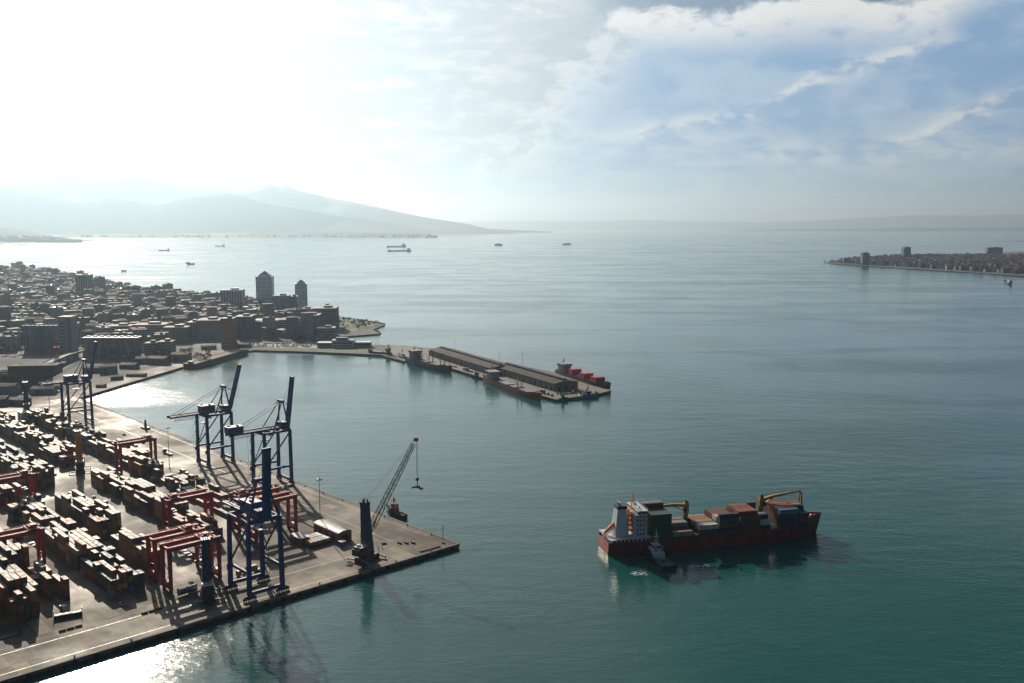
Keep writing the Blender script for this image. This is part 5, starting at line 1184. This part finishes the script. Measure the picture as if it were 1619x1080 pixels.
# ferry terminal
p = G(546, 549.5, LZ)
t = thing('ferry_terminal', 'long low white ferry terminal at the root of the mole', 'building', p, .03); 
b = MB(); b.box(-42, 0, 0, -20, 16, 7); b.build('wing', M['pale'], t); b = MB(); b.box(-20, -2, 0, 12, 18, 10.5); wl = b.build('hall', M['white'], t); b = MB(); b.box(12, 0, 0, 38, 16, 7.5); b.build('wing', M['pale'], t)
for z in (1.8, 6.0): MB().box(-19, -2.12, z, 11, -1.95, z + 2).build('window_band', M['glass'], wl)
MB().box(-42, -.12, 3.4, -20.5, .05, 5).build('window_band', M['glass'], t); MB().box(12.5, -.12, 3.4, 38, .05, 5).build('window_band', M['glass'], t)
b = MB(); b.box(-20.6, -2.6, 10.5, 12.6, 18.6, 11.1); b.cbox(-6, 8, 11.1, 18, 9, 3.5); b.build('roof', M['dim'], t); MB().box(-42.5, -.5, 7.01, -20.7, 16.5, 7.4).build('roof', M['white'], t); MB().box(12.7, -.5, 7.51, 38.5, 16.5, 7.9).build('roof', M['white'], t)

# ------------------------------------------------------------------ grain silos
def silo_block(label, px0, px1, ytop, ybase, n, mats, cap, ratio=.96, rows=2):
    c = G(px0, ybase, LZ); e = G(px1, ybase, LZ); W = (e - c).length; r_ = W / n / 2; H = ZY(ytop, c.y) - LZ
    t = thing('grain_silo', label, 'silo', c, atan2(e.y - c.y, e.x - c.x))
    for k in range(n):
        for j in range(rows):
            b = MB(); b.tube((r_ + k * 2 * r_, r_ + j * 2 * r_, 0), (r_ + k * 2 * r_, r_ + j * 2 * r_, H), r_ * ratio, n=14); b.build('silo_cell', mats[k % len(mats)], t)
    b = MB(); b.box(-.5, .2, H, W + .5, r_ * 2 * rows - .2, H + 1.0); cp = b.build('roof_slab', cap, t)
    for k in range(n): MB().cbox(r_ + k * 2 * r_, r_ * rows, H + 1, r_ * 1.5, r_ * 1.2, 1.5, tx=.6).build('roof_vent', cap, cp)
    return t, W, H, r_
silo_block('pale grey grain silo of tall round cells near the basin', 132, 217, 535, 566, 8, [M['pale'], M['mauve']], M['white'])
rain = [mat('silo_' + n, c, .7, var=.12, scale=.1) for n, c in (('teal', (.05, .2, .2)), ('grey', (.22, .24, .28)), ('green', (.1, .2, .17)), ('blue', (.08, .15, .28)), ('steel', (.14, .18, .26)), ('sand', (.3, .26, .16)), ('mauve', (.2, .17, .22)), ('light', (.26, .3, .38)))]
t, W, H, r_ = silo_block('grain silo with cells painted in coloured vertical stripes', 37, 94, 516, 556, 8, rain, M['pale'])
b = MB(); b.box(W + .3, 0, 0, W + 19, 20, H + 13); b.build('lift_tower', M['pale'], t); MB().box(W + 13.2, -.3, 0, W + 19.2, -.02, H + 13).build('tower_stripe', rain[6], t); MB().box(W, -.5, H + 13, W + 19.4, 20.4, H + 14).build('tower_roof', M['dim'], t)
for k in range(8): MB().box(W + 2, -.14, 6 + k * 5, W + 11, -.02, 6.9 + k * 5).build('tower_window', M['glass'], t)
# red loading mast by the silo
t = thing('loading_mast', 'thin red loading mast in front of the striped silo', 'mast', G(91, 577, LZ), .1)
b = MB(); lattice(b, (0, 0, 0), (0, 0, 34), 3.2, 2.2, 12, .4); b.build('tower', M['rtg_red'], t); b = MB(); b.cbox(0, 0, 18, 6, 5, 6); b.build('drive_house', M['rtg_red'], t)
# viaduct and brown hopper building behind the yard
vp = [G(-60, 596, 14), G(40, 585, 13), G(75, 575, 12), G(100, 564, 11), G(126, 556, 10), G(150, 552, 9)]
t = thing('viaduct', 'raised concrete road on piers curving past the silos', 'viaduct', (0, 0, 0))
for i in range(len(vp) - 1):
    MB().beam(vp[i], vp[i + 1] + (vp[i + 1] - vp[i]).normalized() * .1, 11 + .02 * i, 1.6).build('deck_span', M['shed_wall'], t)
    for s in (-1, 1):
        o = Vector((-(vp[i + 1] - vp[i]).y, (vp[i + 1] - vp[i]).x, 0)).normalized() * 5.3 * s + Vector((0, 0, 1.35)); MB().beam(vp[i] + o, vp[i + 1] + o, .3, 1.0).build('parapet', M['coping'], t)
    for f in (.25, .75): q = vp[i].lerp(vp[i + 1], f); MB().tube((q.x, q.y, LZ), (q.x, q.y, q.z - .8), 1.2, n=10).build('pier', M['coping'], t)
p = G(52, 612, LZ); t = thing('hopper_building', 'brown boxy hopper building with sloping underside at the yard edge', 'building', p, .12)
b = MB(); b.loft([[(x0, 0, z), (x1, 0, z), (x1, 22, z), (x0, 22, z)] for z, x0, x1 in ((0, -14, 14), (8, -15, 15), (13, -26, 26), (24, -26, 26))]); b.build('wall', M['hull_brown'], t); MB().box(-26.5, -.5, 24, 26.5, 22.5, 24.6).build('roof', M['shed_roof'], t)
for k in range(6): MB().box(-22 + k * 8, -.1, 17.5, -18 + k * 8, .06, 20).build('window', M['glass'], t)
# port sheds between yard and city
random.seed(8)
wd = ['rust roofed', 'grey roofed', 'pale roofed', 'dark roofed']
port = [(150, 588, 26, 12, 6, 3), (172, 590, 20, 10, 9, 3), (205, 582, 22, 12, 5, 3), (228, 574, 20, 12, 7, 1), (252, 575, 26, 14, 8, 3), (287, 571, 24, 13, 10, 0), (185, 600, 14, 8, 4, 2), (216, 595, 24, 7, 3, 3), (20, 600, 34, 16, 8, 0), (8, 622, 26, 12, 9, 0), (-10, 640, 30, 14, 7, 1), (70, 622, 24, 12, 6, 3), (30, 640, 22, 10, 6, 2), (330, 552, 22, 10, 5, 2), (385, 549, 20, 9, 5, 3), (160, 612, 10, 6, 3, 2)]
seen = set()
for i, (x, y, w, d_, h, rc) in enumerate(port):
    near = ['beside the black tree clump', 'standing tall by the access road', 'with blue walls behind the inner quay', 'next to the low stone building', 'with red brick walls near the sand yard', 'at the landward end of the barge', 'as small as a cabin on the quay road', 'lying along the inner quay edge', 'below the viaduct by the hopper building', 'in the yard corner beside the hopper building', 'at the yard fence with pale walls', 'behind the corner quay crane', 'by the gate house road', 'beside the orange apartment tower', 'at the end of the car park', 'as small as a hut beside the basin'][i]; p = G(x, y, LZ)
    t = thing('port_shed', '%s port shed %s' % (wd[rc], near), 'shed', p, random.uniform(-.3, .5))
    MB().cbox(0, 0, 0, w, d_, h).build('wall', [M['brick'], M['shed_wall'], M['hull_blue'], M['stone']][i % 4], t); b = MB(); b.cbox(0, 0, h, w + 1, d_ + 1, d_ * .18, tx=1.0, ty=.05); b.build('roof', RM[rc], t); MB().cbox(-w * .2, -d_ / 2 - .05, 0, 4, .15, h * .7).build('door', M['dark'], t)

# ------------------------------------------------------------------ trees
def tree_mesh(seed, h, r_):
    rd = random.Random(seed); tk = MB(); tk.tube((0, 0, 0), (.1, .1, h * .55), .28, .14, 6)
    for k in range(3): a = k * 2.1 + seed; tk.tube((.05, .05, h * .4), (cos(a) * r_ * .5, sin(a) * r_ * .5, h * .7), .13, .05, 5)
    cr = MB()
    for i in range(130):
        a, e, q = rd.uniform(0, 6.28), rd.uniform(-.9, 1.4), rd.uniform(.45, 1.0) ** .5 * (1 + .25 * sin(3 * rd.random() * 6))
        c = Vector((cos(a) * cos(e) * r_ * q, sin(a) * cos(e) * r_ * q, h * .66 + sin(e) * h * .32 * q)); s = rd.uniform(.35, .8)
        n = Vector((rd.uniform(-1, 1), rd.uniform(-1, 1), rd.uniform(-.2, 1))).normalized(); u = n.orthogonal().normalized() * s; w = n.cross(u)
        k = len(cr.v); cr.v += [tuple(c - u), tuple(c + w * .8), tuple(c + u), tuple(c - w * .8)]; cr.face((k, k + 1, k + 2, k + 3))
    return tk.mesh('trunk', M['bark']), cr.mesh('crown', M['leaf'])
TM = [tree_mesh(i, 8.5 + i, 3.4 + .4 * i) for i in range(3)]
def tree(p, k, s, label, group):
    t = thing('tree', label, 'tree', p, random.uniform(0, 6), group); t.scale = (s, s, s)
    for n, me in zip(('trunk', 'crown'), TM[k]): o = bpy.data.objects.new(n, me); COL.objects.link(o); o.parent = t
random.seed(14)
park = gp([(538, 505), (572, 509), (596, 513.5), (578, 519), (545, 526), (526, 528), (522, 515)])
xs = [p[0] for p in park]; ys = [p[1] for p in park]; c_ = 0
while c_ < 46:
    x, y = random.uniform(min(xs), max(xs)), random.uniform(min(ys), max(ys))
    if in_poly(x, y, park): tree(Vector((x, y, LZ + .03)), random.randrange(3), random.uniform(.5, 1.0), 'bushy green tree on the lawn of the waterfront park', 'trees in the waterfront park'); c_ += 1
for i in range(34): tree(G(405 + i * 3.6 + random.uniform(-1, 1), 538 + i * .08 + random.uniform(-1.5, 1.0), LZ), random.randrange(3), random.uniform(.7, 1.25), 'dark leafy tree in the line before the waterfront offices', 'trees before the waterfront offices')
for i in range(26): tree(G(random.uniform(160, 330), random.uniform(562, 574), LZ), random.randrange(3), random.uniform(.8, 1.5), 'dark leafy tree among the port sheds', 'trees among the port sheds')
for i in range(22): tree(G(random.uniform(-10, 36), random.uniform(530, 562), LZ), random.randrange(3), random.uniform(.8, 1.5), 'dark leafy tree in the avenue beside the striped silo', 'trees beside the striped silo')

# ------------------------------------------------------------------ the dense city
random.seed(77)
keep_out = [gp([(-900, 720), (112, 640), (299, 580), (384, 560), (640, 575), (640, 545), (480, 537), (400, 534), (296, 541), (225, 566), (124, 569), (30, 562), (-30, 566), (-900, 590)]), gp([(520, 500), (640, 505), (640, 532), (505, 537), (520, 515)])]
inset = gp([(-700, 426.5), (0, 426.5), (60, 432.5), (130, 445.5), (180, 458.5), (260, 470.5), (330, 478), (400, 486), (470, 497), (530, 506), (525, 530), (480, 536), (402, 545), (384, 552), (299, 572), (112, 630), (-900, 690)])
ga = radians(24); houses = []
for i in range(-140, 60):
    for j in range(20, 190):
        u, v = i * 25.0 + (8 if j % 5 == 0 else 0), j * 23.0 + (9 if i % 4 == 0 else 0)
        x = u * cos(ga) - v * sin(ga) + 200 + random.uniform(-3, 3); y = u * sin(ga) + v * cos(ga) + random.uniform(-3, 3)
        if not (1290 < y < 4300) or not (-.60 * y - 40 < x < 0): continue
        if not in_poly(x, y, inset) or any(in_poly(x, y, k) for k in keep_out): continue
        if any(hypot(x - c.x, y - c.y - 14) < r_ * .95 + 14 for c, r_ in custom_pts): continue
        if random.random() < .05: continue
        q = mnoise.noise(Vector((x / 260, y / 260, 2.0)))
        h = max(6, random.gauss(19, 6) + q * 10); 
        if random.random() < .06: h *= 1.55
        houses.append((hypot(x, y), x, y, random.uniform(14, 22), random.uniform(12, 19), h, ga + random.choice((0, 0, 0, pi / 2)) + random.uniform(-.06, .06) + .35 * (q > .15), random.choices(range(7), (4, 4, 2, 4, 2, 1, 5))[0], random.choices(range(4), (4, 4, 3, 3))[0]))
houses.sort()
def house_into(w, r, x0, y0, W, D, H, rz, wi, ri, z0=LZ, wmi=None, rmi=None):
    cz, sz = cos(rz), sin(rz)
    def P(x, y): return (x0 + x * cz - y * sz, y0 + x * sz + y * cz)
    w.prism([P(-W / 2, -D / 2), P(W / 2, -D / 2), P(W / 2, D / 2), P(-W / 2, D / 2)], z0, z0 + H, wi if wmi is None else wmi, None, True)
    e = .5; base = [P(-W / 2 - e, -D / 2 - e), P(W / 2 + e, -D / 2 - e), P(W / 2 + e, D / 2 + e), P(-W / 2 - e, D / 2 + e)]; m = ri if rmi is None else rmi
    k = len(r.v); z = z0 + H + .02
    if ri == 0 or random.random() < .25:
        hh = min(W, D) * random.uniform(.12, .22); rg = [P(-W * .28, 0), P(W * .28, 0)]
        r.v += [(*p, z) for p in base] + [(*p, z + hh) for p in rg]
        for f in ((0, 1, 5, 4), (1, 2, 5), (2, 3, 4, 5), (3, 0, 4), (3, 2, 1, 0)): r.face([k + i for i in f], m)
    else:
        r.prism(base, z, z + .7, m)
        if random.random() < .7: a, b_ = random.uniform(-.2, .2) * W, random.uniform(-.2, .2) * D; r.prism([P(a - 2, b_ - 2), P(a + 2, b_ - 2), P(a + 2, b_ + 2), P(a - 2, b_ + 2)], z + .7, z + 3.2, m)
        if random.random() < .35:
            a, b_ = random.uniform(-.3, .3) * W, random.uniform(-.3, .3) * D; s = random.uniform(.8, 1.6); t_ = random.uniform(-.3, .5); k = len(r.v)
            r.v += [(*P(a - s, b_ - s), z + 1.2), (*P(a + s, b_ - s), z + 1.2), (*P(a + s, b_ + s), z + 1.2 + t_), (*P(a - s, b_ + s), z + 1.2 + t_)]; r.face((k, k + 1, k + 2, k + 3), 4 if rmi is None else m)
RMX = RM + [M['silver']]
cw, cr = MB(), MB()
for i, (dd, x, y, W, D, H, rz, wi, ri) in enumerate(houses):
    if i < 290:
        lab = '%s %s with %s roof in the old quarter behind the port' % (WALLC[wi][0], 'tall apartment house' if H > 21 else 'apartment house' if H > 15 else 'low house', ROOFC[ri][0])
        t = thing('city_house', lab, 'house', (x, y, LZ), 0, lab.replace(' in the', 's in the')); w, r = MB(), MB(); house_into(w, r, 0, 0, W, D, H, rz, 0, ri, 0)
        w.build('wall', WM[wi], t); r.build('roof', RMX, t)
    else: house_into(cw, cr, x, y, W, D, H, rz, wi, ri)
ob = cw.build('city_walls', WM, kind='stuff'); ob['label'] = 'walls of the dense mass of city houses receding along the bay'
ob = cr.build('city_roofs', RMX, kind='stuff'); ob['label'] = 'roofs of the dense mass of city houses receding along the bay'
print('houses', len(houses))
# opposite shore
random.seed(31); cw, cr = MB(), MB(); pin = gp([(1325, 414.5), (1380, 418.5), (1440, 422.5), (1520, 427.5), (1619, 433.5), (1800, 442), (1800, 400), (1619, 400), (1500, 404), (1400, 409.5), (1350, 412.5)])
n = 0
for i in range(-10, 140):
    for j in range(0, 90):
        x, y = 1350 + i * 21 + random.uniform(-4, 4), 3300 + j * 24 + random.uniform(-5, 5)
        if x > .62 * y or not in_poly(x, y, pin): continue
        if random.random() < .06: continue
        house_into(cw, cr, x, y, random.uniform(13, 22), random.uniform(12, 18), random.gauss(17, 4), random.choice((.4, .4, .5, .1)), random.choices(range(7), (2, 2, 1, 4, 2, 1, 7))[0], random.choices(range(4), (5, 3, 1, 2))[0], 2.0); n += 1
cw.build('shore_city_walls', WM, kind='stuff')['label'] = 'walls of the apartment rows on the opposite shore'; cr.build('shore_city_roofs', RMX, kind='stuff')['label'] = 'roofs of the apartment rows on the opposite shore'
block('shore_tower', 'square dark tower at the tip of the opposite shore', 1363, 1375, 400, 419, 26, M['dim'], M['dim'], .1, 'band', floors=14, z0=2.0)
block('shore_tower', 'square dark tower standing inland on the opposite shore', 1428, 1440, 391, 412, 26, M['dim'], M['dim'], .1, 'band', floors=14, z0=2.0)
block('shore_block', 'long dark roofed block inland on the opposite shore', 1561, 1585, 391.5, 404, 26, M['slate'], M['dim'], .0, 'band', floors=8, z0=2.0)
t = thing('lighthouse', 'white beacon at the tip of the opposite shore', 'beacon', G(1303, 415, 2)); MB().tube((0, 0, 0), (0, 0, 11), 3, 2.2, 10).build('tower', M['white'], t); MB().lathe([(2.6, 11), (2.6, 11.6), (1.6, 11.7), (1.6, 14), (.2, 15.5)], n=10).build('lantern', M['white'], t)
c_ = 0
for i in range(40): tree(G(1312 + i * 1.3, 415.6 + i * .09 + random.uniform(-.8, .3), 2.0), random.randrange(3), random.uniform(.9, 1.6), 'dark tree at the wooded tip of the opposite shore', 'trees on the tip of the opposite shore')
# towns at the foot of the mountains
cw, cr = MB(), MB()
for i in range(420):
    px = random.uniform(-40, 128); f = random.random(); y = 10450 + f * 700 + (128 - px) * 1.0
    p = GD(px, y, 0); house_into(cw, cr, p.x, y, random.uniform(20, 45), random.uniform(18, 30), random.uniform(14, 34) + max(0, (118 - px)) * f * .9, random.uniform(0, 1), random.choices(range(7), (4, 4, 2, 2, 2, 1, 1))[0], random.randrange(4), -2)
for i in range(380):
    px = random.uniform(130, 690); y = 14650 + random.random() * 300; p = GD(px, y, 0); house_into(cw, cr, p.x, y, random.uniform(30, 60), random.uniform(20, 30), random.uniform(14, 40), random.uniform(0, 1), random.randrange(7), random.randrange(4), -2)
cw.build('far_town_walls', WM, kind='stuff')['label'] = 'walls of the hazy towns at the foot of the mountains'; cr.build('far_town_roofs', RMX, kind='stuff')['label'] = 'roofs of the hazy towns at the foot of the mountains'
t = thing('far_tower', 'lone tall tower on the cape under the mountains', 'tower', GD(745, 24500, 0), 0); MB().cbox(0, 0, 0, 75, 40, 160, tx=.9).build('wall', M['dim'], t); MB().cbox(0, 0, 160, 40, 30, 70, tx=.5).build('crown', M['dim'], t)

# cargo, trucks and cars working on the mole
random.seed(44)
for k, (px, py, r_, cm, ld, lab) in enumerate([(735, 586, 2.1, 'white', 'pale grey', 'white cab truck with a loaded trailer on the mole beside the first warehouse'), (790, 603, 2.2, 'navy', None, 'dark blue cab truck with an empty trailer on the mole between the warehouses'), (855, 621, 2.0, 'white', 'rust red', 'white cab truck with a loaded trailer on the mole beside the second warehouse'), (905, 622, .6, 'orange', None, 'orange cab truck with an empty trailer at the head of the mole')]):
    make_truck(lab, G(px, py, 2.51), r_, M[cm], ld, 'trucks on the mole')
for k in range(16):
    f = random.random(); px, py = 712 + f * 150 + random.uniform(-2, 2), 580.5 + f * 45.5 - random.uniform(.5, 3); car(G(px, py, 2.51), 2.07 + random.uniform(-.3, .3), random.randrange(5), 'car parked on the mole beside the warehouses', 'cars on the mole')
cr_ = MB(); cr_.cbox(0, 0, 0, 2.4, 1.6, 1.4); cr_.cbox(.3, .2, 1.4, 1.4, 1.2, .9); crm = cr_.mesh('crate_pile', M['bark'])
for k in range(14):
    px = random.uniform(862, 945); o = bpy.data.objects.new('crate_pile', crm); COL.objects.link(o); o.location = G(px, 626 - (px - 862) * .07 + random.uniform(-4, 1.5), 2.51); o.rotation_euler = (0, 0, random.uniform(0, 3)); tag(o, 'small brown pile of crates at the head of the mole', 'crates', 'crate piles on the mole')
